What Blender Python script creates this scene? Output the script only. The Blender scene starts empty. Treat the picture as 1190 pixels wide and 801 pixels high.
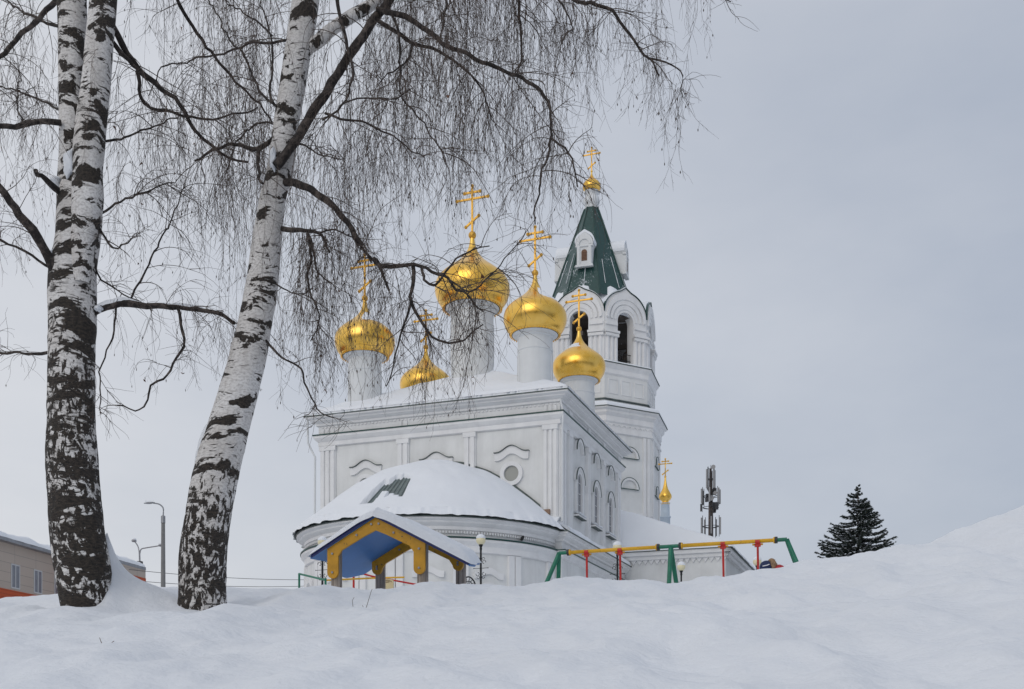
import bpy, math, random
import numpy as np
from math import sin, cos, pi, radians, sqrt, atan2
from mathutils import Matrix, Vector, noise as mnoise
random.seed(7); rng = np.random.default_rng(11)
scene = bpy.context.scene
C = scene.collection
F = 1255.0; HX = 595.0; HY = 838.0            # focal length and horizon of the photograph, in its pixels; the camera's eye is the origin
def P(px, py, Y): return ((px-HX)/F*Y, Y, (HY-py)/F*Y)

# ------------------------------------------------------------------ materials
def mat(name, col, rough=0.8, metal=0.0, bump=0.0, bscale=30, var=0.0, vscale=3, spec=0.5):
    m = bpy.data.materials.new(name); m.use_nodes = True
    nt = m.node_tree; N = nt.nodes; L = nt.links
    b = N['Principled BSDF']
    b.inputs['Base Color'].default_value = (*col, 1); b.inputs['Roughness'].default_value = rough
    b.inputs['Metallic'].default_value = metal; b.inputs['Specular IOR Level'].default_value = spec
    tc = N.new('ShaderNodeTexCoord')
    if var > 0:
        n = N.new('ShaderNodeTexNoise'); n.inputs['Scale'].default_value = vscale; n.inputs['Detail'].default_value = 6
        L.new(tc.outputs['Object'], n.inputs['Vector'])
        r = N.new('ShaderNodeMapRange'); r.inputs[1].default_value = .3; r.inputs[2].default_value = .7
        r.inputs[3].default_value = 1-var; r.inputs[4].default_value = 1+var*.4
        L.new(n.outputs['Fac'], r.inputs[0])
        mx = N.new('ShaderNodeMix'); mx.data_type = 'RGBA'; mx.blend_type = 'MULTIPLY'; mx.inputs[0].default_value = 1
        mx.inputs[6].default_value = (*col, 1); L.new(r.outputs[0], mx.inputs[7]); L.new(mx.outputs[2], b.inputs['Base Color'])
    if bump > 0:
        n2 = N.new('ShaderNodeTexNoise'); n2.inputs['Scale'].default_value = bscale; n2.inputs['Detail'].default_value = 5
        L.new(tc.outputs['Object'], n2.inputs['Vector'])
        bp = N.new('ShaderNodeBump'); bp.inputs['Strength'].default_value = bump; bp.inputs['Distance'].default_value = .02
        L.new(n2.outputs['Fac'], bp.inputs['Height']); L.new(bp.outputs[0], b.inputs['Normal'])
    return m
M = {}
M['snow'] = mat('snow', (.79, .82, .865), .65, 0, .6, 20, .03, 1.5, .25)
M['snow_roof'] = mat('roof_snow', (.80, .83, .875), .65, 0, .5, 5, .03, .6, .25)
M['wall'] = mat('painted_wall', (.745, .755, .75), .85, 0, .15, 12, .10, .7)
M['trim'] = mat('white_trim', (.785, .79, .795), .8, 0, .12, 10, .07, 1.1)
M['drum'] = mat('white_drum_paint', (.70, .72, .73), .75, 0, .1, 10, .06, 1.5)
M['green'] = mat('green_sheet_metal', (.010, .055, .048), .42, .0, .05, 6, .25, 2)
M['greyedge'] = mat('weathered_zinc_edge', (.10, .125, .12), .6, .3, .2, 10, .4, 3)
M['patina'] = mat('grey_green_roof_metal', (.16, .20, .20), .5, .2, .1, 6, .25, 3)
M['darkwin'] = mat('window_glass', (.20, .21, .24), .15, 0, 0, 1, .2, 2)
M['winframe'] = mat('window_frame_paint', (.55, .56, .57), .6)
M['cavity'] = mat('belfry_timber', (.13, .112, .10), .9, 0, .2, 5, .3, 2)
M['brown'] = mat('brown_shutter', (.16, .085, .05), .7)
M['iron'] = mat('black_iron', (.018, .019, .022), .5, .4)
M['globe'] = mat('cream_globe', (.72, .66, .44), .35)
M['cream'] = mat('cream_board', (.62, .52, .30), .6, 0, .1, 20, .1, 5)
M['yellow'] = mat('yellow_paint', (.72, .40, .015), .45, 0, .1, 20, .12, 6)
M['ochre'] = mat('ochre_board', (.60, .30, .012), .6, 0, .15, 20, .2, 8)
M['blue'] = mat('blue_board', (.045, .20, .52), .5, 0, .05, 5, .12, 3)
M['navyedge'] = mat('dark_blue_edge', (.01, .02, .12), .5)
M['greenp'] = mat('green_paint', (.01, .17, .10), .45, 0, .1, 20, .2, 8)
M['redp'] = mat('red_paint', (.50, .015, .012), .45, 0, .1, 20, .2, 8)
M['steel'] = mat('galvanised_steel', (.32, .33, .35), .5, .6, .1, 10, .2, 3)
M['concrete'] = mat('concrete_pole', (.20, .20, .20), .9, 0, .3, 20, .15, 3)
M['antenna'] = mat('antenna_plastic', (.27, .27, .275), .6)
M['dark'] = mat('dark_bracket', (.05, .05, .055), .6, .3)
M['rust'] = mat('mast_steel', (.12, .095, .085), .8, .3, .2, 10, .3, 2)
M['needle'] = mat('spruce_needles', (.05, .066, .056), .85, 0, 0, 1, .3, 1.5)
M['bark_dark'] = mat('spruce_bark', (.05, .035, .028), .9, 0, .5, 20)
M['twig'] = mat('birch_twig_bark', (.095, .072, .060), .8, 0, 0, 1, .35, 4)
M['leaf'] = mat('dry_brown_leaf', (.12, .045, .02), .8)
M['stem'] = mat('dry_stem', (.10, .075, .05), .9)
M['brick'] = mat('old_brick', (.26, .17, .12), .9, 0, .4, 15, .3, 6)
M['skin'] = mat('skin', (.55, .33, .24), .5)
M['jacket'] = mat('red_jacket', (.45, .02, .025), .7, 0, .2, 30, .15, 10)
M['navy'] = mat('navy_cloth', (.012, .025, .09), .75, 0, .2, 30, .15, 10)
M['fur'] = mat('tan_fur', (.34, .22, .13), .95, 0, .6, 60, .4, 25)
M['whitep'] = mat('white_print', (.75, .76, .78), .7)
M['boots'] = mat('boot_rubber', (.02, .02, .022), .6)

def nodes(m):
    nt = m.node_tree; return nt.nodes, nt.links, nt.nodes['Principled BSDF']
def tex_noise(N, L, vec, scale, detail=5, rough=.6, dist=0):
    n = N.new('ShaderNodeTexNoise'); n.inputs['Scale'].default_value = scale; n.inputs['Detail'].default_value = detail
    n.inputs['Roughness'].default_value = rough; n.inputs['Distortion'].default_value = dist
    if vec is not None: L.new(vec, n.inputs['Vector'])
    return n.outputs['Fac']
def mapping(N, L, vec, sc, loc=(0, 0, 0)):
    mp = N.new('ShaderNodeMapping'); mp.inputs['Scale'].default_value = sc; mp.inputs['Location'].default_value = loc
    L.new(vec, mp.inputs['Vector']); return mp.outputs[0]
def mrange(N, L, v, a, b, c=0., d=1., smooth=False):
    r = N.new('ShaderNodeMapRange'); r.inputs[1].default_value = a; r.inputs[2].default_value = b
    r.inputs[3].default_value = c; r.inputs[4].default_value = d
    if smooth: r.interpolation_type = 'SMOOTHSTEP'
    L.new(v, r.inputs[0]); return r.outputs[0]
def mth(N, L, op, a, b=None, clamp=False):
    m = N.new('ShaderNodeMath'); m.operation = op; m.use_clamp = clamp
    for i, x in enumerate((a, b)):
        if x is None: continue
        if isinstance(x, (int, float)): m.inputs[i].default_value = x
        else: L.new(x, m.inputs[i])
    return m.outputs[0]
def mixc(N, L, f, a, b):
    mx = N.new('ShaderNodeMix'); mx.data_type = 'RGBA'
    if isinstance(f, float): mx.inputs[0].default_value = f
    else: L.new(f, mx.inputs[0])
    for i, x in ((6, a), (7, b)):
        if isinstance(x, tuple): mx.inputs[i].default_value = (*x, 1)
        else: L.new(x, mx.inputs[i])
    return mx.outputs[2]

def gold_mat():
    m = mat('gilded_sheet', (1, 1, 1), .3, 1.0); N, L, b = nodes(m)
    tc = N.new('ShaderNodeTexCoord').outputs['Object']
    n = tex_noise(N, L, tc, 1.6, 4); n2 = tex_noise(N, L, tc, 9, 4)
    c = mixc(N, L, mrange(N, L, n, .35, .65), (.88, .51, .085), (.98, .63, .16))
    L.new(c, b.inputs['Base Color'])
    L.new(mrange(N, L, n, .3, .7, .22, .36), b.inputs['Roughness'])
    bp = N.new('ShaderNodeBump'); bp.inputs['Strength'].default_value = .10; bp.inputs['Distance'].default_value = .05
    L.new(n, bp.inputs['Height']); L.new(bp.outputs[0], b.inputs['Normal'])
    return m
M['gold'] = gold_mat()
M['goldp'] = mat('gold_cross_metal', (.70, .40, .07), .4, .7)

def bark_mat(name, z0, z1, bt=.578, dt=.585):
    """Birch bark in UV metres: dashes and blotches on white, fissured black bark towards the base."""
    m = mat(name, (1, 1, 1), .8); N, L, b = nodes(m)
    uv = N.new('ShaderNodeUVMap').outputs[0]
    sep = N.new('ShaderNodeSeparateXYZ'); L.new(uv, sep.inputs[0])
    base = mrange(N, L, sep.outputs['Y'], z0, z1, 1, 0, True)
    warp = N.new('ShaderNodeTexNoise'); warp.inputs['Scale'].default_value = 3; L.new(uv, warp.inputs['Vector'])
    add = N.new('ShaderNodeVectorMath'); add.operation = 'MULTIPLY_ADD'
    L.new(warp.outputs['Color'], add.inputs[0]); add.inputs[1].default_value = (.10, .16, 0); L.new(uv, add.inputs[2])
    v = add.outputs[0]
    dash = tex_noise(N, L, mapping(N, L, v, (5, 34, 1)), 1, 3, .55)
    dash_d = mrange(N, L, dash, dt, dt+.015)
    dmask = mrange(N, L, tex_noise(N, L, mapping(N, L, v, (2.2, 3, 1), (4, 1, 0)), 1, 2), .44, .52)
    dash_d = mth(N, L, 'MULTIPLY', dash_d, dmask)
    blot = tex_noise(N, L, mapping(N, L, v, (2.6, 7.5, 1), (9, 3, 0)), 1, 5, .62, .4)
    blot_d = mrange(N, L, mth(N, L, 'ADD', blot, mth(N, L, 'MULTIPLY', tex_noise(N, L, mapping(N, L, uv, (60, 40, 1)), 1, 3), .06)), bt, bt+.022)
    fis = tex_noise(N, L, mapping(N, L, v, (21, 11, 1), (2, 7, 0)), 1, 6, .68, .3)
    zone = tex_noise(N, L, mapping(N, L, v, (2, 1.5, 1), (1, 5, 0)), 1, 3)
    fz = mth(N, L, 'ADD', mth(N, L, 'MULTIPLY', base, .305), mth(N, L, 'MULTIPLY', zone, .22))
    fis_d = mrange(N, L, mth(N, L, 'ADD', fis, fz), .885, .91)
    dark = mth(N, L, 'MAXIMUM', mth(N, L, 'MAXIMUM', dash_d, blot_d), fis_d)
    fine = tex_noise(N, L, mapping(N, L, uv, (30, 60, 1)), 1, 5)
    big = tex_noise(N, L, mapping(N, L, uv, (3, 2, 1), (3, 3, 0)), 1, 4)
    white = mixc(N, L, mrange(N, L, big, .35, .65), (.60, .575, .55), (.76, .75, .74))
    d2 = tex_noise(N, L, mapping(N, L, v, (9, 85, 1), (5, 2, 0)), 1, 2)
    white = mixc(N, L, mth(N, L, 'MULTIPLY', mrange(N, L, d2, .58, .66), .4), white, (.20, .16, .14))
    white = mixc(N, L, mrange(N, L, fine, .45, .75), white, (.36, .34, .33))
    blk = mixc(N, L, mrange(N, L, fine, .35, .7), (.012, .011, .010), (.075, .058, .045))
    L.new(mixc(N, L, dark, white, blk), b.inputs['Base Color'])
    h = mth(N, L, 'ADD', mth(N, L, 'MULTIPLY', dark, mrange(N, L, fine, .3, .7, -.5, 1.)), mth(N, L, 'MULTIPLY', fine, .25))
    bp = N.new('ShaderNodeBump'); bp.inputs['Strength'].default_value = .8; bp.inputs['Distance'].default_value = .012
    L.new(h, bp.inputs['Height']); L.new(bp.outputs[0], b.inputs['Normal'])
    return m
def limb_mat():
    m = mat('birch_limb_bark', (.06, .05, .045), .85); N, L, b = nodes(m)
    tc = N.new('ShaderNodeTexCoord').outputs['Object']
    n = tex_noise(N, L, tc, 16, 6, .65)
    L.new(mixc(N, L, mrange(N, L, n, .48, .70), (.018, .014, .013), (.13, .105, .092)), b.inputs['Base Color'])
    bp = N.new('ShaderNodeBump'); bp.inputs['Strength'].default_value = .6; bp.inputs['Distance'].default_value = .008
    L.new(n, bp.inputs['Height']); L.new(bp.outputs[0], b.inputs['Normal']); return m
M['limb'] = limb_mat()
def wood_mat():
    m = mat('weathered_timber_post', (.3, .25, .2), .85); N, L, b = nodes(m)
    tc = N.new('ShaderNodeTexCoord').outputs['Object']
    n = tex_noise(N, L, mapping(N, L, tc, (40, 40, 2.5)), 1, 5)
    L.new(mixc(N, L, mrange(N, L, n, .35, .65), (.20, .165, .14), (.46, .40, .34)), b.inputs['Base Color'])
    bp = N.new('ShaderNodeBump'); bp.inputs['Strength'].default_value = .5; bp.inputs['Distance'].default_value = .01
    L.new(n, bp.inputs['Height']); L.new(bp.outputs[0], b.inputs['Normal']); return m
M['wood'] = wood_mat()
def tent_mat():
    """Green sheet with patches of dusted snow that cling to it."""
    m = mat('green_tent_sheet', (.012, .075, .062), .4); N, L, b = nodes(m)
    tc = N.new('ShaderNodeTexCoord').outputs['Object']
    a = tex_noise(N, L, mapping(N, L, tc, (9, 9, 5)), 1, 6, .7)
    z = tex_noise(N, L, tc, .45, 2)
    f = mrange(N, L, mth(N, L, 'ADD', a, mth(N, L, 'MULTIPLY', z, .8)), 1.04, 1.12, 0, .75)
    g = mixc(N, L, mrange(N, L, tex_noise(N, L, tc, 3, 4), .3, .7), (.009, .045, .042), (.018, .066, .060))
    L.new(mixc(N, L, f, g, (.6, .64, .68)), b.inputs['Base Color'])
    return m
M['tent'] = tent_mat()
def panel_mat(name, c, seam, sx, sz):
    """Facade cassettes: flat sheets with fine dark joints."""
    m = mat(name, c, .7); N, L, b = nodes(m)
    tc = N.new('ShaderNodeTexCoord').outputs['Object']
    br = N.new('ShaderNodeTexBrick'); br.offset = 0
    br.inputs['Color1'].default_value = (*c, 1); br.inputs['Color2'].default_value = (c[0]*.94, c[1]*.94, c[2]*.94, 1)
    br.inputs['Mortar'].default_value = (*seam, 1); br.inputs['Scale'].default_value = 1
    br.inputs['Mortar Size'].default_value = .018; br.inputs['Brick Width'].default_value = sx; br.inputs['Row Height'].default_value = sz
    sp = N.new('ShaderNodeSeparateXYZ'); L.new(tc, sp.inputs[0]); cb = N.new('ShaderNodeCombineXYZ')
    L.new(sp.outputs['Y'], cb.inputs['X']); L.new(sp.outputs['Z'], cb.inputs['Y']); L.new(cb.outputs[0], br.inputs['Vector'])
    L.new(br.outputs[0], b.inputs['Base Color']); return m
M['beige'] = panel_mat('beige_facade_panels', (.48, .41, .35), (.30, .26, .23), 2.4, .6)
M['orange'] = panel_mat('orange_ribbed_cladding', (.50, .085, .02), (.32, .05, .015), 30, .22)

def stains(key, amt):
    """Damp streaks and patched paint on plaster: a property of the wall, running down it."""
    N, L, b = nodes(M[key]); tc = N.new('ShaderNodeTexCoord').outputs['Object']
    n = tex_noise(N, L, mapping(N, L, tc, (2.2, 2.2, .22)), 1, 6, .6); n2 = tex_noise(N, L, tc, .55, 6, .65, .5); n3 = tex_noise(N, L, tc, 7, 4)
    f = mth(N, L, 'MULTIPLY', mth(N, L, 'MULTIPLY', mrange(N, L, n, .46, .68, 1, 1-amt), mrange(N, L, n2, .48, .66, 1, 1-amt*.8)), mrange(N, L, n3, .3, .7, 1, 1-amt*.25))
    src = b.inputs['Base Color'].links[0].from_socket
    mx = N.new('ShaderNodeMix'); mx.data_type = 'RGBA'; mx.blend_type = 'MULTIPLY'; mx.inputs[0].default_value = 1
    L.new(src, mx.inputs[6]); L.new(f, mx.inputs[7]); L.new(mx.outputs[2], b.inputs['Base Color'])
stains('wall', .07); stains('trim', .06); stains('drum', .05)
def chips(key, under, thr=.63):
    N, L, b = nodes(M[key]); tc = N.new('ShaderNodeTexCoord').outputs['Object']
    f = mrange(N, L, tex_noise(N, L, tc, 22, 6, .7), thr, thr+.02); src = b.inputs['Base Color'].links[0].from_socket
    L.new(mixc(N, L, f, src, under), b.inputs['Base Color']); L.new(mrange(N, L, f, 0, 1, .45, .85), b.inputs['Roughness'])
for k_ in ('greenp', 'redp', 'yellow', 'ochre'): chips(k_, (.10, .07, .05))
chips('blue', (.12, .17, .24), .66)

# ------------------------------------------------------------------ mesh helpers
class MB:
    def __init__(s): s.v = []; s.f = []; s.n = 0; s.uv = None
    def raw(s, v, f):
        v = np.asarray(v, dtype=float).reshape(-1, 3)
        s.v.append(v); s.f += [tuple(i+s.n for i in q) for q in f]; s.n += len(v); return s
    def box(s, a, b):
        x0, y0, z0 = a; x1, y1, z1 = b
        v = [(x0,y0,z0),(x1,y0,z0),(x1,y1,z0),(x0,y1,z0),(x0,y0,z1),(x1,y0,z1),(x1,y1,z1),(x0,y1,z1)]
        return s.raw(v, [(0,3,2,1),(4,5,6,7),(0,1,5,4),(1,2,6,5),(2,3,7,6),(3,0,4,7)])
    def obox(s, c, ax, ay, az, hx, hy, hz):
        c, ax, ay, az = map(np.array, (c, ax, ay, az)); v = []
        for k in (-1, 1):
            for i, j in ((-1,-1),(1,-1),(1,1),(-1,1)): v.append(c+ax*hx*i+ay*hy*j+az*hz*k)
        return s.raw(v, [(0,3,2,1),(4,5,6,7),(0,1,5,4),(1,2,6,5),(2,3,7,6),(3,0,4,7)])
    def prism(s, poly, z0, z1):
        n = len(poly); v = [(x, y, z0) for x, y in poly]+[(x, y, z1) for x, y in poly]
        return s.raw(v, [tuple(range(n-1, -1, -1)), tuple(range(n, 2*n))]+[(i, (i+1) % n, n+(i+1) % n, n+i) for i in range(n)])
    def tube(s, pts, rad, sides=8, caps=True):
        p = np.array(pts, float); n = len(p); r = np.full(n, rad) if np.isscalar(rad) else np.array(rad, float)
        t = np.gradient(p, axis=0); t /= np.linalg.norm(t, axis=1)[:, None]+1e-12
        ref = np.array([0, 0, 1.]) if abs(t[:, 2]).mean() < .8 else np.array([0, 1., 0])
        a = np.cross(t, ref); a /= np.linalg.norm(a, axis=1)[:, None]+1e-12; b = np.cross(t, a)
        ang = np.arange(sides)*2*pi/sides
        v = p[:, None]+r[:, None, None]*(np.cos(ang)[None, :, None]*a[:, None]+np.sin(ang)[None, :, None]*b[:, None])
        f = [(i*sides+j, i*sides+(j+1) % sides, (i+1)*sides+(j+1) % sides, (i+1)*sides+j) for i in range(n-1) for j in range(sides)]
        if caps: f += [tuple(range(sides)), tuple(range((n-1)*sides, n*sides))[::-1]]
        return s.raw(v, f)
    def lathe(s, prof, c=(0, 0), sides=32, a0=0, a1=2*pi, cap=False):
        full = abs(a1-a0-2*pi) < 1e-6; k = sides if full else sides+1
        v = [(c[0]+r*cos(a0+(a1-a0)*j/sides), c[1]+r*sin(a0+(a1-a0)*j/sides), z) for r, z in prof for j in range(k)]
        f = []
        for i in range(len(prof)-1):
            for j in range(sides): j2 = (j+1) % k; f.append((i*k+j, i*k+j2, (i+1)*k+j2, (i+1)*k+j))
        if cap and full: f += [tuple(range(k))[::-1], tuple(range((len(prof)-1)*k, len(prof)*k))]
        return s.raw(v, f)
    def ball(s, c, r, sides=16, sq=1.):
        n = sides//2; pr = [(max(1e-4, r*sin(pi*i/n)), c[2]-r*sq*cos(pi*i/n)) for i in range(n+1)]
        return s.lathe(pr, (c[0], c[1]), sides)
    def strip(s, A, B, th, nrm):
        """Two matching open outlines A, B joined and extruded by th along nrm (arched walls, hoods)."""
        A = np.array(A, float); B = np.array(B, float); n = len(A); d = np.array(nrm, float)*th
        v = np.concatenate([A, B, A+d, B+d]); f = []
        for i in range(n-1):
            f += [(i, i+1, n+i+1, n+i), (2*n+i, 3*n+i, 3*n+i+1, 2*n+i+1), (i, 2*n+i, 2*n+i+1, i+1), (n+i, n+i+1, 3*n+i+1, 3*n+i)]
        f += [(0, n, 3*n, 2*n), (n-1, 3*n-1, 4*n-1, 2*n-1)]
        return s.raw(v, f)
    def build(s, name, m, parent=None, frame=None, smooth=False):
        v = np.concatenate(s.v) if s.v else np.zeros((0, 3))
        T = (parent_inv(parent) if parent else Matrix()) @ (frame or Matrix())
        T = np.array(T); v = v @ T[:3, :3].T+T[:3, 3]
        me = bpy.data.meshes.new(name); me.from_pydata(v.tolist(), [], s.f); me.update()
        if s.uv is not None:
            ul = me.uv_layers.new(name='UVMap'); li = np.empty(len(me.loops), int); me.loops.foreach_get('vertex_index', li)
            uvv = np.concatenate(s.uv)[li]
            ul.data.foreach_set('uv', uvv.ravel())
        me.materials.append(M[m] if isinstance(m, str) else m)
        if smooth: me.polygons.foreach_set('use_smooth', [True]*len(me.polygons))
        o = bpy.data.objects.new(name, me); C.objects.link(o)
        if parent: o.parent = parent
        return o
INV = {}
def parent_inv(o):
    while o.parent: o = o.parent
    return INV.get(o.name, Matrix())
def empty(name, loc, rz=0):
    o = bpy.data.objects.new(name, None); C.objects.link(o); o.location = loc; o.rotation_euler = (0, 0, rz)
    INV[o.name] = (Matrix.Translation(loc) @ Matrix.Rotation(rz, 4, 'Z')).inverted(); o.empty_display_size = .3
    return o
def tag(o, label, cat, group=None, kind=None):
    if label: o['label'] = label
    if cat: o['category'] = cat
    if group: o['group'] = group
    if kind: o['kind'] = kind
    return o
def smooth_path(pts, step):
    """Catmull-Rom through rows of numbers, resampled."""
    p = np.array(pts, float); p = np.vstack([2*p[0]-p[1], p, 2*p[-1]-p[-2]]); out = []
    for i in range(1, len(p)-2):
        d = np.linalg.norm(p[i+1][:3]-p[i][:3]); k = max(2, int(d/step))
        for j in range(k):
            t = j/k
            out.append(.5*((2*p[i])+(-p[i-1]+p[i+1])*t+(2*p[i-1]-5*p[i]+4*p[i+1]-p[i+2])*t*t+(-p[i-1]+3*p[i]-3*p[i+1]+p[i+2])*t**3))
    out.append(p[-2]); return np.array(out)
def fbm(x, y, z=0, oct=3):
    s = 0; a = 1; f = 1
    for _ in range(oct): s += a*mnoise.noise((x*f, y*f, z*f+7.3)); a *= .5; f *= 2.1
    return s
def sstep(x, a, b):
    t = min(1, max(0, (x-a)/(b-a))); return t*t*(3-2*t)

# ------------------------------------------------------------------ snow ground
crest_px = [(-400,700),(0,694),(60,690),(100,690),(150,684),(205,682),(262,683),(300,684),(340,684),(360,681),(378,677),(400,682),(430,685),(455,684),(485,680),(500,677),(520,676),(535,680),(560,680),
            (600,678),(625,676),(645,671),(672,671),(700,673),(740,674),(775,677),(790,676),(812,670),(832,668),(860,666),(900,661),(934,652),(962,649),(990,646),(1025,638),
            (1047,632),(1065,630),(1082,630),(1100,623),(1117,615),(1140,606),(1166,597),(1190,586),(1300,545),(1600,480)]
CX = np.array([(p-HX)/F*11 for p, _ in crest_px]); CZ = np.array([(HY-y)/F*11 for _, y in crest_px])
SY = np.array([-30, 0, 1.5, 3, 4, 6, 8.5, 10, 11]); SV = np.array([-.03, 0, .12, .42, .575, .715, .835, .935, 1.0])
dips = [(680,716,.10,.05),(945,716,.13,.05),(700,745,.3,.04),(880,700,.3,.05),(520,745,.35,.04),(300,730,.3,.04),(560,700,.14,.035),(610,706,.10,.03),(470,700,.12,.03),(1000,690,.3,.04),
        (790,740,.12,.04),(1060,668,.18,.05),(1100,650,.15,.045),(640,692,.12,.035),(730,690,.14,.035),(430,770,.2,.03),(830,770,.25,.04),(510,770,.08,.03),(990,745,.2,.04),(1120,700,.2,.05),(215,755,.2,.03)]
DP = []
for px, py, r, d in dips:                              # where that sight line meets the bank
    best = None
    for Y in np.arange(3.5, 11, .05):
        X = (px-HX)/F*Y; z = -1.6+(np.interp(X*11/Y if 0 else X, CX, CZ)+1.6)*np.interp(Y, SY, SV)
        e = abs(z-(HY-py)/F*Y)
        if best is None or e < best[0]: best = (e, X, Y)
    DP.append((best[1], best[2], r, d))
def H(x, y):
    zc = float(np.interp(x, CX, CZ))
    if y <= 11: z = -1.6+(zc+1.6)*float(np.interp(y, SY, SV))
    else:
        pl = 1.22+.5*sstep(x, 3, 9); t = sstep(y, 11, 14.5); z = zc*(1-t)+min(zc, pl)*t
        z += (.75-pl)*sstep(y, 22, 38)*(1 if x < 12 else 0.3)
    n = 0
    if -9 < x < 9 and 1 < y < 16:
        w = .45 if y > 10.5 else 1
        n += .055*fbm(x*.7, y*.7, 0, 2)*w+.055*fbm(x*2.1, y*1.7, 4, 3)*w+.034*fbm(x*4.2, y*3.2, 9, 3)*(.55+.45*sstep(x, -3, -.5))
        r = abs(mnoise.noise((x*1.3+3, y*.9, 2))); n -= .035*max(0, .35-r)*w
    elif abs(x) < 400 and -100 < y < 400: n += .05*fbm(x*.5, y*.5, 1, 2)
    z += n
    for dx, dy, r, d in DP:
        q = ((x-dx)**2+((y-dy)/1.5)**2)/(r*r)
        if q < 6: z -= d*math.exp(-q)
    # drift blown against the right side of the left birch, and a collar round both trunks
    if -5 < x < -1.5 and 7 < y < 12:
        dx = x+3.225*(y/8.6); yy = (y-8.92); gy = math.exp(-(yy/(.30 if yy < 0 else .55))**2)
        if dx > 0: z += (.20*math.exp(-dx/.07)+.40*math.exp(-dx/.36))*gy
        elif dx > -.3: z += .60*(1+dx/.3)*gy
        q = math.hypot(x+2.50, y-8.85); z -= .07*math.exp(-(q/.45)**2)
    return z
def axis(d0, d1, step, far, n):
    core = np.arange(d0, d1, step); g = (np.geomspace(1, far, n)-1)[1:]*1.0
    return np.concatenate([d0-g[::-1], core, d1+g])
gx = axis(-6.2, 6.2, .042, 900, 46); gy = axis(2.2, 13, .042, 900, 46)
hz = np.array([[H(float(x), float(y)) for x in gx] for y in gy])
XX, YY = np.meshgrid(gx, gy); gv = np.stack([XX, YY, hz], -1).reshape(-1, 3)
nx = len(gx); gf = [(j*nx+i, j*nx+i+1, (j+1)*nx+i+1, (j+1)*nx+i) for j in range(len(gy)-1) for i in range(nx-1)]
g = MB(); g.v = [gv]; g.f = gf; g.n = len(gv)
o = g.build('ground', 'snow', smooth=True); tag(o, 'deep untrodden snow bank rising towards the church', 'snow bank', kind='structure')

# ------------------------------------------------------------------ church
TH = radians(-19.8); CB = .7
FR = Matrix.Translation((2.163, 50, 0)) @ Matrix.Rotation(TH, 4, 'Z')
church = empty('church', (2.163, 50, CB), TH)
tag(church, 'white church with five golden onion domes and a green tented bell tower', 'church')
def cb(mb, name, m, parent=None, smooth=False): return mb.build(name, m, parent or church, FR, smooth)
W0 = -12.47; L0 = 11.3
def ring_profile(prof, mb, x0=W0, x1=0., y0=0., y1=L0, closed=True):
    """Sweep an (offset, z) profile round the rectangle."""
    rows = []
    for o_, z in prof: rows.append([(x0-o_, y0-o_, z), (x1+o_, y0-o_, z), (x1+o_, y1+o_, z), (x0-o_, y1+o_, z)])
    v = [p for r in rows for p in r]; f = []
    for i in range(len(prof)-1):
        for j in range(4): j2 = (j+1) % 4; f.append((i*4+j, i*4+j2, (i+1)*4+j2, (i+1)*4+j))
    mb.raw(v, f)
# main walls
b = MB(); b.box((W0, 0, .0), (0, L0, 14.9)); cb(b, 'upper_wall', 'wall')
# lower storey, quarter metre proud, with its own cornice
b = MB(); LS = .25
b.box((W0-LS, .25, .0), (LS, L0-.02, 8.1)); b.box((W0-LS, -.35, 0), (W0+.55, .3, 8.1)); b.box((-.55, -.35, 0), (LS, .3, 8.1)); cb(b, 'lower_wall', 'wall')
b = MB(); ring_profile([(LS, 7.45), (LS+.1, 7.5), (LS+.1, 7.62), (LS+.22, 7.72), (LS+.22, 7.80), (LS+.02, 7.80), (LS+.02, 8.2), (LS+.12, 8.25), (LS+.12, 8.33), (LS+.3, 8.45), (LS+.3, 8.52), (LS+.4, 8.56), (LS+.4, 8.63), (0, 8.75)], b, y0=-.1); cb(b, 'lower_cornice', 'trim')
b = MB(); ring_profile([(LS+.18, 7.803), (LS+.25, 7.803), (LS+.25, 7.85), (LS+.0, 7.88)], b, y0=-.1); cb(b, 'lower_ledge', 'green')
b = MB(); ring_profile([(LS+.36, 8.633), (LS+.44, 8.633), (LS+.44, 8.67), (LS+.3, 8.69)], b, y0=-.1); cb(b, 'lower_eave', 'greyedge')
# snow lying on the ledge of the lower storey
def snow_ledge(name, path_a, path_b, hgt, seed, parent=None, frame=True, seg=.12, mname='snow_roof'):
    """Snow strip between two rails (a = outer edge, b = inner edge), domed and lumpy."""
    A = smooth_path(path_a, seg) if len(path_a) > 2 else np.linspace(path_a[0], path_a[-1], max(3, int(np.linalg.norm(np.subtract(path_a[0], path_a[-1]))/seg)))
    t = np.linspace(0, 1, len(A)); Bp = np.array(path_b, float); tb = np.linspace(0, 1, len(Bp))
    Bq = np.stack([np.interp(t, tb, Bp[:, k]) for k in range(3)], 1)
    prof = [(0, 0), (-.02, .35), (.04, .75), (.2, 1), (.5, 1.05), (.8, 1), (1, .7)]
    v = []; k = len(prof)
    for i in range(len(A)):
        w = 1+.3*fbm(i*.09, seed, 0, 3); ov = .10*fbm(i*.16, seed+5, 0, 2)
        for s_, h_ in prof:
            q = A[i]*(1-s_)+Bq[i]*s_; d = (A[i]-Bq[i]); d[2] = 0; d = d/(np.linalg.norm(d)+1e-9)
            v.append(q+d*ov*(1-s_)*(1 if h_ > 0 else 0)+np.array([0, 0, hgt*h_*w]))
    f = [(i*k+j, i*k+j+1, (i+1)*k+j+1, (i+1)*k+j) for i in range(len(A)-1) for j in range(k-1)]
    f += [tuple(range(k)), tuple(range((len(A)-1)*k, len(A)*k))[::-1]]
    m_ = MB().raw(v, f); return m_.build(name, mname, parent or church, FR if frame else None, True)
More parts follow.
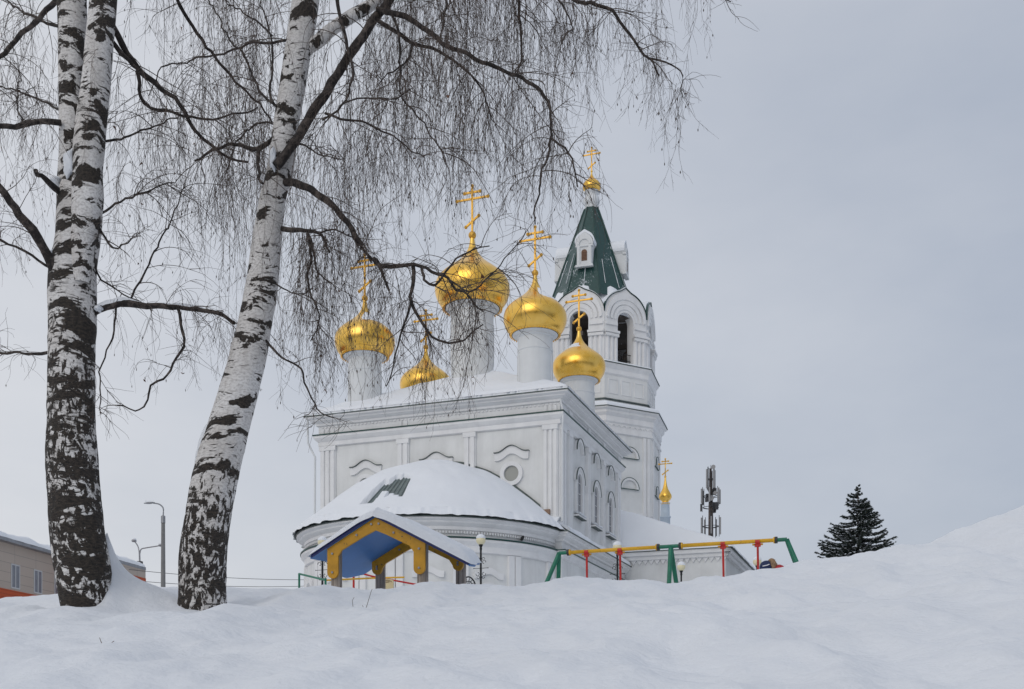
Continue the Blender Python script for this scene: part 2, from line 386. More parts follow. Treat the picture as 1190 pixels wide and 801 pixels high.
snow_ledge('ledge_snow', [(LS+.42, -.45, 8.66), (LS+.42, L0, 8.66)], [(.0, -.45, 9.0), (.0, L0, 9.0)], .22, 3)
# upper cornice: architrave, green ledge, frieze, dentils, eave
b = MB(); ring_profile([(.02, 13.72), (.12, 13.76), (.12, 13.95), (.2, 14.02), (.3, 14.14), (.3, 14.25), (.1, 14.26), (.1, 14.72), (.2, 14.76), (.2, 14.86), (.42, 14.96), (.42, 15.02), (.60, 15.07), (.60, 15.14), (0, 15.2)], b)
for s_, (x0, y0, dx, dy, n) in enumerate([(W0+.1, -.11, 1, 0, 62), (.11, .1, 0, 1, 56)]):
    for i in range(n):
        cx = x0+dx*i*.2; cy = y0+dy*i*.2
        if dx: b.box((cx, -.15, 14.63), (cx+.09, -.09, 14.71))
        else: b.box((.09, cy, 14.63), (.15, cy+.09, 14.71))
cb(b, 'upper_cornice', 'trim')
b = MB(); ring_profile([(.22, 14.253), (.335, 14.253), (.335, 14.31), (.11, 14.34)], b); cb(b, 'green_ledge', 'green')
b = MB(); ring_profile([(.55, 15.143), (.65, 15.143), (.65, 15.18), (.4, 15.22)], b); cb(b, 'eave_edge', 'greyedge')
# roof with its snow: one lumpy hipped sheet
def roof_h(x, y):
    d = min(x-(W0-.62), .62-x, y+.62, L0+.62-y); z = 15.38+.52*max(0, d)
    if d < .35: z -= .42*((.35-d)/.35)**2.2*.5
    return z+.05*fbm(x*.8, y*.8, 3, 3)+(.05*fbm(x*3, y*3, 5, 2) if d < .5 else 0)
xs = np.linspace(W0-.62, .62, 130); ys = np.linspace(-.62, L0+.62, 110)
v = [(x, y, roof_h(x, y)) for y in ys for x in xs]; n = len(xs)
f = [(j*n+i, j*n+i+1, (j+1)*n+i+1, (j+1)*n+i) for j in range(len(ys)-1) for i in range(n-1)]
b = MB().raw(v, f); rim = [(x, -.62) for x in xs]+[(.62, y) for y in ys]
for seq in (rim,):
    vv = []; 
    for i, (x, y) in enumerate(seq): vv += [(x, y, roof_h(x, y)), (x+(0.03 if y > -.6 else 0), y-(.03 if x < .6 else 0), 15.28), (x, y, 15.17)]
    b.raw(vv, [(i*3+k, i*3+k+1, (i+1)*3+k+1, (i+1)*3+k) for i in range(len(seq)-1) for k in range(2)])
cb(b, 'snowy_roof', 'snow_roof', smooth=True)
# pilasters on the facade facing us, fluted
for x0, x1 in ((W0, -11.62), (-8.2, -7.6), (-4.7, -4.1), (-.72, 0)):
    b = MB(); b.box((x0, -.10, 8.7), (x1, .02, 13.75)); k = 3 if x1-x0 > .65 else 2; w = (x1-x0)/k
    for i in range(k): b.box((x0+i*w+.05, -.17, 8.7), (x0+(i+1)*w-.05, -.098, 13.5))
    b.box((x0-.03, -.20, 13.5), (x1+.03 if x1 < 0 else .0, -.098, 13.72))
    for i in range(k): b.box((x0+i*w+.05, -.165, 14.34), (x0+(i+1)*w-.05, -.099, 14.60))
    cb(b, 'pilaster', 'trim')
for y0, y1 in ((0, .75), (1.15, 1.75), (4.45, 4.95), (7.4, 7.85), (10.5, 11.2)):
    b = MB(); b.box((-.02, y0, 8.7), (.09, y1, 13.74)); k = 2; w = (y1-y0)/k
    for i in range(k): b.box((.088, y0+i*w+.05, 8.7), (.16, y0+(i+1)*w-.05, 13.5))
    b.box((.088, y0, 13.5), (.19, y1, 13.72)); b.box((.099, y0+.05, 14.34), (.17, y1-.05, 14.70)); cb(b, 'pilaster', 'trim')
# round windows and their wavy hoods
def hood_pts(w, rise, flat=.16, n=22):
    out = []
    for i in range(n+1):
        t = -1+2*i/n; out.append((t*w, rise*(0.5+0.5*cos(pi*min(1, abs(t)/(1-flat))))))
    return out
for x, zc in ((-2.3, 11.62), (-9.95, 11.62)):
    b = MB(); pr = []
    for i in range(33):
        a = 2*pi*i/32; pr.append(a)
    A = [(x+.37*cos(a), -.003, zc+.37*sin(a)) for a in pr]; B = [(x+.57*cos(a), -.003, zc+.57*sin(a)) for a in pr]
    b.strip(A, B, .13, (0, -1, 0)); w = cb(b, 'round_window', 'trim')
    b = MB(); b.raw([(x+.38*cos(a), -.02, zc+.38*sin(a)) for a in pr[:-1]], [tuple(range(32))]); cb(b, 'pane', mat('frosted_round_pane', (.30, .31, .29), .25), w)
for x, zc in ((-2.3, 12.62), (-6.15, 12.62), (-9.95, 12.55)):
    q = hood_pts(.86, .30)
    b = MB(); b.strip([(x+a, -.003, zc+c) for a, c in q], [(x+a*.97, -.003, zc+c-.36) for a, c in q], .10, (0, -1, 0))
    h = cb(b, 'window_hood', 'trim')
    b = MB(); b.strip([(x+a*1.02, .0, zc+c+.035) for a, c in q], [(x+a*1.02, .0, zc+c+.002) for a, c in q], .17, (0, -1, 0)); cb(b, 'hood_flashing', 'greyedge', h)
# arched windows on the long side
def arch(w, z0, zs, n=14):
    """(s, z) outline of an arched opening of half width w."""
    return [(-w, z0)]+[(-w*cos(pi*i/n), zs+w*sin(pi*i/n)) for i in range(n+1)]+[(w, z0)]
for yc in (3.15, 6.2, 9.1):
    inn = arch(.42, 10.08, 11.68); out = arch(.60, 10.08, 11.68)
    b = MB(); b.strip([(-.0+.003, yc+s_, z) for s_, z in inn], [(.003, yc+s_, z) for s_, z in out], .12, (1, 0, 0)); w = cb(b, 'arched_window', 'trim')
    b = MB(); b.raw([(.012, yc+s_, z) for s_, z in inn], [tuple(range(len(inn)))]); cb(b, 'pane', 'darkwin', w)
    b = MB(); b.box((.014, yc-.02, 10.08), (.04, yc+.02, 12.08))
    for z in (10.6, 11.15, 11.68): b.box((.014, yc-.42, z-.015), (.038, yc+.42, z+.015))
    cb(b, 'frame', 'winframe', w)
    b = MB(); b.box((0.0, yc-.68, 9.93), (.24, yc+.68, 10.03)); cb(b, 'sill', 'trim', w)
    b = MB(); b.box((0.02, yc-.70, 9.90), (.255, yc+.70, 9.928)); cb(b, 'sill_edge', 'greyedge', w)
    snow_ledge('sill_snow', [(.26, yc-.66, 10.04), (.26, yc+.66, 10.04)], [(.0, yc-.66, 10.04), (0, yc+.66, 10.04)], .10, yc, w)
    for zs, rr in ((11.68, .72), (13.16, .64)):
        arcp = [(-rr*cos(pi*i/16), zs+rr*sin(pi*i/16)) for i in range(17)]
        arc2 = [(-(rr-.13)*cos(pi*i/16), zs+(rr-.13)*sin(pi*i/16)) for i in range(17)]
        b = MB(); b.strip([(.003, yc+s_, z) for s_, z in arcp], [(.003, yc+s_, z) for s_, z in arc2], .16, (1, 0, 0)); h = cb(b, 'window_hood', 'trim')
        arc3 = [(-(rr+.03)*cos(pi*i/16), zs+(rr+.03)*sin(pi*i/16)) for i in range(17)]
        b = MB(); b.strip([(.13, yc+s_, z) for s_, z in arc3], [(.13, yc+s_*1.0, z) for s_, z in [(a*(rr+.002)/(rr+.03), zs+(c-zs)*(rr+.002)/(rr+.03)) for a, c in arc3]], .06, (1, 0, 0)); cb(b, 'hood_flashing', 'greyedge', h)
# apse: half round, nearly as wide as the church
AX = -6.235; AR = 6.1
b = MB(); b.lathe([(AR, 0), (AR, 8.0)], (AX, .0), 96, pi, 2*pi); cb(b, 'apse_wall', 'wall', smooth=True)
b = MB(); b.lathe([(AR+.01, 7.2), (AR+.1, 7.24), (AR+.1, 7.5), (AR+.26, 7.68), (AR+.26, 7.78), (AR+.03, 7.79), (AR+.03, 8.12), (AR+.12, 8.16), (AR+.12, 8.3), (AR+.32, 8.44), (AR+.32, 8.5), (AR+.47, 8.56), (AR+.47, 8.63), (AR, 8.7)], (AX, 0), 96, pi, 2*pi)
for i in range(150):
    a = pi+pi*(i+.5)/150; r = AR+.07; b.obox((AX+r*cos(a), r*sin(a), 8.06), (cos(a), sin(a), 0), (-sin(a), cos(a), 0), (0, 0, 1), .045, .035, .055)
cb(b, 'apse_cornice', 'trim')
b = MB(); b.lathe([(AR+.2, 7.793), (AR+.30, 7.793), (AR+.30, 7.85), (AR+.04, 7.88)], (AX, 0), 96, pi, 2*pi); cb(b, 'apse_ledge', 'green')
b = MB(); b.lathe([(AR+.42, 8.633), (AR+.52, 8.633), (AR+.52, 8.68), (AR+.2, 8.72)], (AX, 0), 96, pi, 2*pi); cb(b, 'apse_eave', 'greyedge')
for deg in (8, 32, 56, 82, 98, 124, 148, 172):
    a = pi+radians(deg); b = MB()
    for s_ in (-.18, .18): b.obox((AX+(AR+.03)*cos(a)-sin(a)*s_, (AR+.03)*sin(a)+cos(a)*s_, 3.9), (cos(a), sin(a), 0), (-sin(a), cos(a), 0), (0, 0, 1), .09, .155, 3.3)
    cb(b, 'apse_pilaster', 'trim')
for deg in (44, 69, 111, 136):
    a = pi+radians(deg); q = hood_pts(.7, .22); er = np.array((cos(a), sin(a), 0)); et = np.array((-sin(a), cos(a), 0)); c0 = np.array((AX, 0, 0))+er*(AR-.06)
    b = MB(); b.strip([c0+et*s_+np.array((0, 0, 6.4+z)) for s_, z in q], [c0+et*s_*.97+np.array((0, 0, 6.12+z)) for s_, z in q], .16, er); cb(b, 'window_hood', 'trim')
    inn = arch(.42, 3.6, 5.4); b = MB(); b.strip([c0+et*s_+np.array((0, 0, z)) for s_, z in inn], [c0+et*s_+np.array((0, 0, z)) for s_, z in arch(.58, 3.6, 5.4)], .15, er); w = cb(b, 'arched_window', 'trim')
    b = MB(); b.raw([c0+er*.075+et*s_+np.array((0, 0, z)) for s_, z in inn], [tuple(range(len(inn)))]); cb(b, 'pane', 'darkwin', w)
# apse roof: metal half dome with seams, snow over it except where it slid off
DR = np.array([0, 1.5, 2.8, 4.0, 5.0, 5.8, 6.3, 6.66]); DZ = np.array([12.2, 12.0, 11.5, 10.8, 10.0, 9.33, 8.95, 8.7])
b = MB(); b.lathe(list(zip(DR[::-1].clip(.01), DZ[::-1])), (AX, 0), 96, pi, 2*pi)
for i in range(1, 72):
    a = pi+pi*i/72; b.tube([(AX+r*cos(a), r*sin(a), z+.02) for r, z in zip(DR[2:-1], DZ[2:-1])], .025, 4)
cb(b, 'apse_roof', 'patina', smooth=False)
nr, na = 110, 420; v = []
def bare(a, r):
    """How far snow has slid off: a in degrees round the apse from its left end, r radius."""
    m = 0
    j1 = .10*mnoise.noise((a*1.3, 2, 1)); q = int((a+100)/2.5); h_ = (q*37 % 11)/11-.5
    top = 3.95+.35*sstep(89-a, 0, 5)+.22*h_+j1*.5; low = (6.25 if a < 87.2 else 5.5)+.35*h_+j1
    notch = sstep(a, 87.3, 87.7)*sstep(91.5-a, 0, .6)*sstep(r, 5.0+.25*mnoise.noise((a, r, 3)), 5.2)
    lean = (r-4.7)*.9
    m = sstep(a+lean, 82.0, 82.5)*sstep(99.5-a, 0, .5)*sstep(r, top-.06, top+.06)*sstep(low-r, -.06, .06)*(1-notch)
    m = max(m, .0+sstep(4.2-abs(a-5), 0, .8)*sstep(r, 3.9, 4.1)*sstep(5.3-r, -.1, .1)*sstep(mnoise.noise((a*.25, r*.9, 8)), -.35, -.2))
    return m
for i in range(nr):
    t = i/(nr-1); r = t*6.78; z0 = float(np.interp(r, DR, DZ))
    for j in range(na+1):
        a = 180*j/na; th = .24+.07*fbm(cos(radians(a))*r*.6, sin(radians(a))*r*.6, 2, 3)
        rr = r
        if t > .955: th *= 1-((t-.955)/.045)**2*1.02; rr = r+.09*fbm(a*.22, 1, 1, 3)-.02; th += .05*fbm(a*.3, 4, 1, 2)
        if r < 6 : th -= .44*bare(a, r)
        ar = pi+radians(a); zz = z0+th
        if a < 1.2 or a > 178.8: zz -= .12
        v.append((AX+rr*cos(ar), rr*sin(ar)-.02, zz))
f = [(i*(na+1)+j, i*(na+1)+j+1, (i+1)*(na+1)+j+1, (i+1)*(na+1)+j) for i in range(nr-1) for j in range(na)]
cb(MB().raw(v, f), 'apse_snow', 'snow_roof', smooth=True)
b = MB(); arcp = []
for i in range(49):                                   # flashing where the half dome meets the wall
    s_ = -5.35+10.7*i/48; z = float(np.interp(abs(s_), DR, DZ)); arcp.append((AX+s_, z))
b.strip([(x, -.05, z+.36) for x, z in arcp], [(x, -.05, z+.12) for x, z in arcp], .05, (0, -1, 0)); cb(b, 'wall_flashing', 'greyedge')
b = MB(); b.box((-1.05, -.30, 9.55), (-.35, -.05, 9.78)); cb(b, 'bare_brick_patch', 'brick')
snow_ledge('ledge_snow', [(-1.9, -.75, 9.1), (.1, -.75, 8.8)], [(-1.9, -.0, 9.75), (.1, 0, 9.3)], .22, 8)
# downpipe on the left end, lamp bracket on the apse
b = MB(); b.tube([(W0-.52, -.45, 15.1), (W0-.5, -.45, 13.9), (W0-.36, -.3, 13.5), (W0-.20, -.28, 13.2), (W0-.24, -.3, 2)], .055, 8); cb(b, 'downpipe', 'drum')
b = MB(); b.tube([(.10, -.18, 15.0), (.28, -.22, 14.2), (.24, -.22, 13.4), (.24, -.22, 9.2)], .05, 8); cb(b, 'downpipe', 'drum')
b = MB(); b.tube([(-.9, -5.9+3.2, 8.0), (-.6, -3.3, 8.02)], .07, 8); cb(b, 'floodlight', 'iron')

# domes and crosses
PROF = [(-.5,.74),(-.5,.77),(-.455,.80),(-.43,.80),(-.42,.825),(-.34,.885),(-.25,.94),(-.1,.99),(0,1),(.12,.992),(.22,.96),(.32,.90),(.42,.80),(.5,.705),(.58,.60),(.66,.49),(.74,.39),(.82,.305),(.9,.235),(1.0,.165),(1.1,.115),(1.2,.085),(1.32,.065),(1.4,.055)]
def cross(mb, x, y, z, h, s):
    """Eight-pointed cross of height h with rounded tips; bars run along the church's x axis."""
    t = .030*h/2.2+.012
    def bar(a, b_): mb.obox([(a[i]+b_[i])/2 for i in range(3)], *axes(a, b_), .5*sqrt(sum((a[i]-b_[i])**2 for i in range(3))), t, t)
    def axes(a, b_):
        d = np.array(b_, float)-np.array(a, float); d /= np.linalg.norm(d); n = np.array((0, 1., 0)); return d, n, np.cross(d, n)
    def tip(p, d):
        mb.ball(p, t*2.1, 8)
    bar((x, y, z), (x, y, z+h)); tip((x, y, z+h), 0)
    w = .36*h
    bar((x-w, y, z+.72*h), (x+w, y, z+.72*h)); tip((x-w, y, z+.72*h), 0); tip((x+w, y, z+.72*h), 0)
    w = .18*h; bar((x-w, y, z+.86*h), (x+w, y, z+.86*h)); tip((x-w, y, z+.86*h), 0); tip((x+w, y, z+.86*h), 0)
    w = .15*h; bar((x-w, y, z+.13*h), (x+w, y, z+.34*h)); tip((x-w, y, z+.13*h), 0); tip((x+w, y, z+.34*h), 0)
def onion(x, y, zw, R, drum_r, zb, ch, parent=None, frame=FR, snow=None):
    pr = []; z1 = zw-.5*R
    pr = [(drum_r, zb), (drum_r, z1-.55*R), (drum_r*1.03, z1-.54*R), (drum_r*1.03, z1-.46*R), (drum_r, z1-.45*R), (drum_r, z1-.14*R), (drum_r*1.1, z1-.10*R), (drum_r*1.1, z1-.06*R), (.72*R, z1-.01), (.3*R, z1)]
    d = MB(); d.lathe(pr, (x, y), 40)
    for i in range(8):                                # blind niches round the drum
        a = 2*pi*i/12+.13; er = (cos(a), sin(a), 0); et = (-sin(a), cos(a), 0)
        c0 = np.array((x, y, 0))+np.array(er)*(drum_r-.02); e = np.array(et); hh = z1-.62*R
        q = arch(drum_r*.15, hh-1.0*R*.9, hh-.12); q2 = arch(drum_r*.19, hh-1.0*R*.9, hh-.12)
        d.strip([c0+e*s_+np.array((0, 0, z)) for s_, z in q], [c0+e*s_+np.array((0, 0, z)) for s_, z in q2], .03, er)
    dr = d.build('drum', 'drum', parent or church, frame, False)
    for p_ in dr.data.polygons[:40*9]: p_.use_smooth = False
    g_ = MB(); g_.lathe([(r*R, zw+z*R) for z, r in PROF], (x, y), 48)
    for i in range(48):
        a = 2*pi*i/48; g_.ball((x+.79*R*cos(a), y+.79*R*sin(a), z1-.01), .022*R, 6)
    dm = g_.build('onion_dome', 'gold', parent or church, frame, True)
    q = MB(); q.ball((x, y, zw+1.47*R), .105*R, 16); cross(q, x, y, zw+1.55*R, ch, 1)
    q.build('cross', 'goldp', dm, frame, False)
    if snow:                                            # snow caught on the shoulder below the neck
        v = []; a0, a1, z0, z1_ = snow; nn = 14
        for i in range(nn):
            for j in range(nn):
                s_ = i/(nn-1); t = j/(nn-1); a = a0+(a1-a0)*s_; zz = z0+(z1_-z0)*t; edge = min(s_, 1-s_, t, 1-t)*4
                rr = float(np.interp(zz, [p[0] for p in PROF], [p[1] for p in PROF]))*R+.07*min(1, edge)-.03+.03*fbm(s_*4, t*4, a0, 2)
                v.append((x+rr*cos(a), y+rr*sin(a), zw+zz*R+.02))
        MB().raw(v, [(i*nn+j, i*nn+j+1, (i+1)*nn+j+1, (i+1)*nn+j) for i in range(nn-1) for j in range(nn-1)]).build('dome_snow', 'snow_roof', dm, frame, True)
    return dm
onion(-6.4, 5.2, 22.75, 1.98, 1.12, 17.0, 2.45)
onion(-1.69, 1.6, 19.35, 1.53, .84, 15.8, 2.1, snow=(-1.0, .5, .45, .95))
onion(-10.87, 1.6, 19.35, 1.53, .84, 15.8, 2.1, snow=(-1.3, .2, .5, .95))
onion(-1.69, 9.15, 19.35, 1.45, .84, 15.8, 2.0, snow=(-2.4, -1.2, .62, .85))
onion(-10.87, 9.15, 19.35, 1.5, .84, 15.8, 2.0)

# side annex behind the cube (refectory wing)
b = MB(); b.box((-1, L0+.3, 0), (5.9, 24, 9.3)); an = cb(b, 'side_annex', 'wall')
b = MB(); b.box((-1, L0+.12, 8.98), (6.08, L0+.3, 9.2)); b.box((-1, L0+.0, 9.2), (6.2, L0+.3, 9.42)); b.box((5.9, L0+.12, 8.98), (6.08, 24, 9.2)); b.box((5.9, L0, 9.2), (6.2, 24, 9.42))
for i in range(17):                                    # zigzag of dog-tooth bricks
    x0 = .3+i*.335; b.raw([(x0, L0+.298, 8.98), (x0+.33, L0+.298, 8.98), (x0+.165, L0+.298, 8.72), (x0, L0+.2, 8.98), (x0+.33, L0+.2, 8.98), (x0+.165, L0+.2, 8.72)], [(3,4,5),(0,2,1),(0,3,5,2),(1,2,5,4),(0,1,4,3)])
cb(b, 'cornice', 'trim', an)
b = MB(); b.box((-1, L0-.06, 9.423), (6.28, L0+.3, 9.46)); b.box((6.0, L0-.06, 9.423), (6.28, 24.1, 9.46)); cb(b, 'eave', 'greyedge', an)
xs = np.linspace(-3, 6.32, 70); ys = np.linspace(L0-.05, 24, 80)
def ann_h(x, y):
    d1 = 6.32-x; d2 = y-(L0-.05); z = 9.46+.2*min(1, 8*min(d1, d2))+min(.40*d1, 1.1*d2, 3.2)
    return z+.06*fbm(x*.8, y*.8, 1, 3)
n = len(xs); b = MB().raw([(x, y, ann_h(x, y)) for y in ys for x in xs], [(j*n+i, j*n+i+1, (j+1)*n+i+1, (j+1)*n+i) for j in range(len(ys)-1) for i in range(n-1)])
cb(b, 'snowy_roof', 'snow_roof', an, smooth=True)
x, y = 1.67, 16.0
b = MB(); b.lathe([(.29, 11), (.29, 12.1), (.33, 12.12), (.33, 12.2), (.27, 12.22), (.25, 12.95), (.3, 13.0)], (x, y), 20); cb(b, 'turret', mat('pale_blue_turret', (.50, .58, .66), .7), an, smooth=True)
b = MB(); R_ = .39; z0 = 13.35
b.lathe([(.24, 12.9), (.26, 12.95), (.26, 13.02), (.2, 13.06), (.2, 13.12), (.32, 13.22), (.385, 13.35), (.37, 13.48), (.28, 13.65), (.17, 13.85), (.10, 14.1), (.06, 14.35), (.045, 14.55)], (x, y), 28); b.ball((x, y, 14.58), .07, 10); cross(b, x, y, 14.6, 1.05, 1); cb(b, 'gold_cupola', 'gold', an, smooth=True)

# bell tower, octagonal
TX, TY = -6.2, 27.9; T0 = radians(-106)-TH             # a face looks along T0 (church frame)
tw = None
def octo(R, k, off=22.5): a = T0+radians(off+45*k); return (TX+R*cos(a), TY+R*sin(a))
def octo_prof(prof, mb):
    v = [(*octo(r, k), z) for r, z in prof for k in range(8)]
    f = [(i*8+k, i*8+(k+1) % 8, (i+1)*8+(k+1) % 8, (i+1)*8+k) for i in range(len(prof)-1) for k in range(8)]
    mb.raw(v, f)
b = MB(); octo_prof([(5.05, 0), (5.05, 20.1)], b); octo_prof([(4.7, 20), (4.7, 24.5)], b); tw = cb(b, 'bell_tower', 'wall')
b = MB(); octo_prof([(5.06, 19.6), (5.18, 19.65), (5.18, 19.8), (5.1, 19.82), (5.1, 20.3), (5.2, 20.4), (5.2, 20.75), (5.4, 20.95), (5.4, 21.1), (5.6, 21.2), (5.6, 21.28), (4.7, 21.5)], b)
octo_prof([(4.71, 23.7), (4.8, 23.8), (4.8, 24.1), (5.0, 24.35), (5.0, 24.45), (3.5, 24.6)], b)
for k in range(8):
    p = np.array(octo(5.18, k-1)); q = np.array(octo(5.18, k))
    for i in range(9):
        c = p+(q-p)*(i+.5)/9; a = T0+radians(45*k); er = np.array((cos(a), sin(a), 0)); et = np.array((-sin(a), cos(a), 0)); c3 = np.array((*c, 0))-er*.14
        ar = [c3+et*.17*(-cos(pi*j/8))+np.array((0, 0, 20.1+.17*sin(pi*j/8))) for j in range(9)]; ar2 = [c3+et*.11*(-cos(pi*j/8))+np.array((0, 0, 20.1+.11*sin(pi*j/8))) for j in range(9)]
        b.strip(ar, ar2, .12, er)
cb(b, 'cornice', 'trim', tw)
b = MB(); octo_prof([(5.5, 21.283), (5.66, 21.283), (5.66, 21.33), (5.3, 21.4)], b); octo_prof([(4.71, 21.95), (4.84, 21.98), (4.84, 22.05), (4.7, 22.06)], b); octo_prof([(4.9, 24.453), (5.06, 24.453), (5.06, 24.5), (4.8, 24.55)], b); cb(b, 'green_ledge', 'greyedge', tw)
b = MB(); octo_prof([(5.62, 21.34), (5.6, 21.5), (5.2, 21.72), (4.7, 21.9)], b); octo_prof([(5.03, 24.51), (4.98, 24.6), (4.5, 24.72), (3.4, 24.75)], b); cb(b, 'ledge_snow', 'snow_roof', tw)
for k in range(8):
    a = T0+radians(45*k); er = np.array((cos(a), sin(a), 0)); et = np.array((-sin(a), cos(a), 0)); ap = cos(pi/8)
    c5 = np.array((TX, TY, 0))+er*(5.05*ap-.02); c4 = np.array((TX, TY, 0))+er*(4.7*ap-.02)
    if k not in (0, 1, 2, 7): continue
    b = MB()
    for s_ in (-1.62, -1.30, 1.30, 1.62): b.obox(c5+et*s_+np.array((0, 0, 12)), er, et, (0, 0, 1), .10, .12, 7.6)
    b.obox(c5+np.array((0, 0, 14.3)), er, et, (0, 0, 1), .07, 1.9, .08)
    cb(b, 'pilaster', 'trim', tw)
    for zs in (18.05, 15.95):
        A = [c5+et*.75*(-cos(pi*j/16))+np.array((0, 0, zs+.75*sin(pi*j/16))) for j in range(17)]; B = [c5+et*.60*(-cos(pi*j/16))+np.array((0, 0, zs+.60*sin(pi*j/16))) for j in range(17)]
        b = MB(); b.strip(A, B, .16, er); h = cb(b, 'window_hood', 'trim', tw)
        A2 = [c5+et*.78*(-cos(pi*j/16))+np.array((0, 0, zs+.78*sin(pi*j/16))) for j in range(17)]; A3 = [c5+et*.752*(-cos(pi*j/16))+np.array((0, 0, zs+.752*sin(pi*j/16))) for j in range(17)]
        b = MB(); b.strip([p_+er*.13 for p_ in A2], [p_+er*.13 for p_ in A3], .06, er); b.obox(c5+er*.1+np.array((0, 0, zs-.02)), er, et, (0, 0, 1), .05, .76, .018); cb(b, 'hood_flashing', 'green', tw)
    b = MB()
    for s_ in (-1.1, 0, 1.1):
        A = [(-.35, 22.5), (-.35, 23.4), (.35, 23.4), (.35, 22.5), (-.35, 22.5)]; B = [(-.42, 22.43), (-.42, 23.47), (.42, 23.47), (.42, 22.43), (-.42, 22.43)]
        b.strip([c4+et*(s_+p)+np.array((0, 0, z)) for p, z in A], [c4+et*(s_+p)+np.array((0, 0, z)) for p, z in B], .06, er)
    cb(b, 'blind_panel', 'trim', tw)
# belfry: eight arched bays with ogee gables
hw = 4.62*sin(pi/8)-.02
for k in range(8):
    a = T0+radians(45*k); er = np.array((cos(a), sin(a), 0)); et = np.array((-sin(a), cos(a), 0)); c = np.array((TX, TY, 0))+er*(4.62*cos(pi/8)-.75)
    n = 28
    inn = []; out = []
    for i in range(n+1):
        t = i/n; an_ = pi*t
        inn.append((-.66*cos(an_), 27.55+.66*sin(an_)))
        r = hw; zz = 28.0+1.62*sin(an_)+.35*max(0, 1-abs(t-.5)/.09)**1.3*.7
        out.append((-r*(cos(an_)), zz))
    inn = [(-.66, 24.6)]+inn+[(.66, 24.6)]; out = [(-hw, 24.6)]+out+[(hw, 24.6)]
    b = MB(); b.strip([c+et*s_+np.array((0, 0, z)) for s_, z in inn], [c+et*s_+np.array((0, 0, z)) for s_, z in out], .75, er)
    bay = cb(b, 'belfry_bay', 'trim', tw)
    c2 = c+er*.74; b = MB()
    for r0, r1, th in ((.80, .98, .06), (1.12, 1.30, .10), (1.44, 1.62, .15)):
        A = [(-r0*cos(pi*i/n), 27.6+(r0*1.0)*sin(pi*i/n)+.0) for i in range(n+1)]; B = [(-r1*cos(pi*i/n), 27.6+.1*(r1-.8)+(r1*1.12)*sin(pi*i/n)) for i in range(n+1)]
        b.strip([c2+et*s_+np.array((0, 0, z)) for s_, z in A], [c2+et*s_+np.array((0, 0, z)) for s_, z in B], th, er)
    for s_ in (-1.5, -1.16, -.84, .84, 1.16, 1.5):
        q = c2+et*s_+er*.0
        b.lathe([(.13, 24.7), (.13, 26.35)], (q[0], q[1]), 10)
    for sg in (-1, 1):
        b.obox(c2+er*.05+et*sg*1.2+np.array((0, 0, 26.45)), er, et, (0, 0, 1), .16, .54, .10); b.obox(c2+er*.07+et*sg*1.2+np.array((0, 0, 26.66)), er, et, (0, 0, 1), .20, .57, .08); b.obox(c2+er*.02+et*sg*1.2+np.array((0, 0, 27.25)), er, et, (0, 0, 1), .10, .48, .10)
    cb(b, 'mouldings', 'trim', tw)
    b = MB()                                            # snow on the gable backs
    A = [(s_*1.0, z+.02) for s_, z in out[1:-1]]; B = [(s_*.98, z+.16) for s_, z in out[1:-1]]
    b.strip([c+et*s_-er*1.2+np.array((0, 0, z-.05)) for s_, z in A], [c+et*s_-er*1.2+np.array((0, 0, z+.0)) for s_, z in B], 1.86, er)
    cb(b, 'gable_snow', 'snow_roof', tw, smooth=False)
    b = MB(); b.strip([c+et*s_*1.01+er*.5+np.array((0, 0, z+.0)) for s_, z in A], [c+et*s_*1.012+er*.5+np.array((0, 0, z+.035)) for s_, z in A], .33, er); cb(b, 'gable_flashing', 'green', tw)
    b = MB()
    for z in (25.0, 25.45): b.tube([c+er*.4+et*-.66+np.array((0, 0, z)), c+er*.4+et*.66+np.array((0, 0, z))], .025, 6)
    for i in range(9): s_ = -.6+i*.15; b.tube([c+er*.4+et*s_+np.array((0, 0, 24.6)), c+er*.4+et*s_+np.array((0, 0, 25.45))], .015, 5)
    cb(b, 'railing', 'iron', tw)
b = MB(); octo_prof([(4.4, 28.0), (.1, 28.05)], b); octo_prof([(4.4, 24.62), (.1, 24.66)], b)
for k in (0, 2): a = T0+radians(45*k); b.obox((TX, TY, 26.9), (cos(a), sin(a), 0), (-sin(a), cos(a), 0), (0, 0, 1), 3.6, .12, .15)
octo_prof([(1.5, 24.7), (1.4, 28)], b)
cb(b, 'belfry_floor_and_beams', 'cavity', tw)
b = MB()
for k in range(8):
    a = T0+radians(45*k); b.lathe([(.55, 25.6), (.5, 25.65), (.36, 26.0), (.27, 26.4), (.1, 26.55), (.03, 26.9)], (TX+2.6*cos(a), TY+2.6*sin(a)), 16)
cb(b, 'bells', 'rust', tw, smooth=True)
b = MB(); v = []                                        # snow heaped between gables and tent
for i, (r, z) in enumerate([(3.8, 28.2), (3.45, 28.8), (3.05, 29.6), (2.7, 30.4)]):
    for j in range(64):
        a = T0+2*pi*j/64; w = 1+.06*fbm(cos(a)*2, sin(a)*2, i, 2)+.05*cos(8*(a-T0)); v.append((TX+r*w*cos(a), TY+r*w*sin(a), z+.25*fbm(cos(a)*3, sin(a)*3, i+3, 2)))
b.raw(v, [(i*64+j, i*64+(j+1) % 64, (i+1)*64+(j+1) % 64, (i+1)*64+j) for i in range(3) for j in range(64)]); cb(b, 'snow_heap', 'snow_roof', tw, smooth=True)
b = MB(); octo_prof([(3.15, 29.8), (.52, 37.1), (.1, 37.15)], b); tent = cb(b, 'tented_roof', 'tent', tw)
b = MB()
for k in range(8):
    p = octo(3.17, k); q = octo(.54, k); b.tube([(*p, 29.8), (*q, 37.1)], .05, 5)
cb(b, 'roof_ridges', 'green', tw)
b = MB()
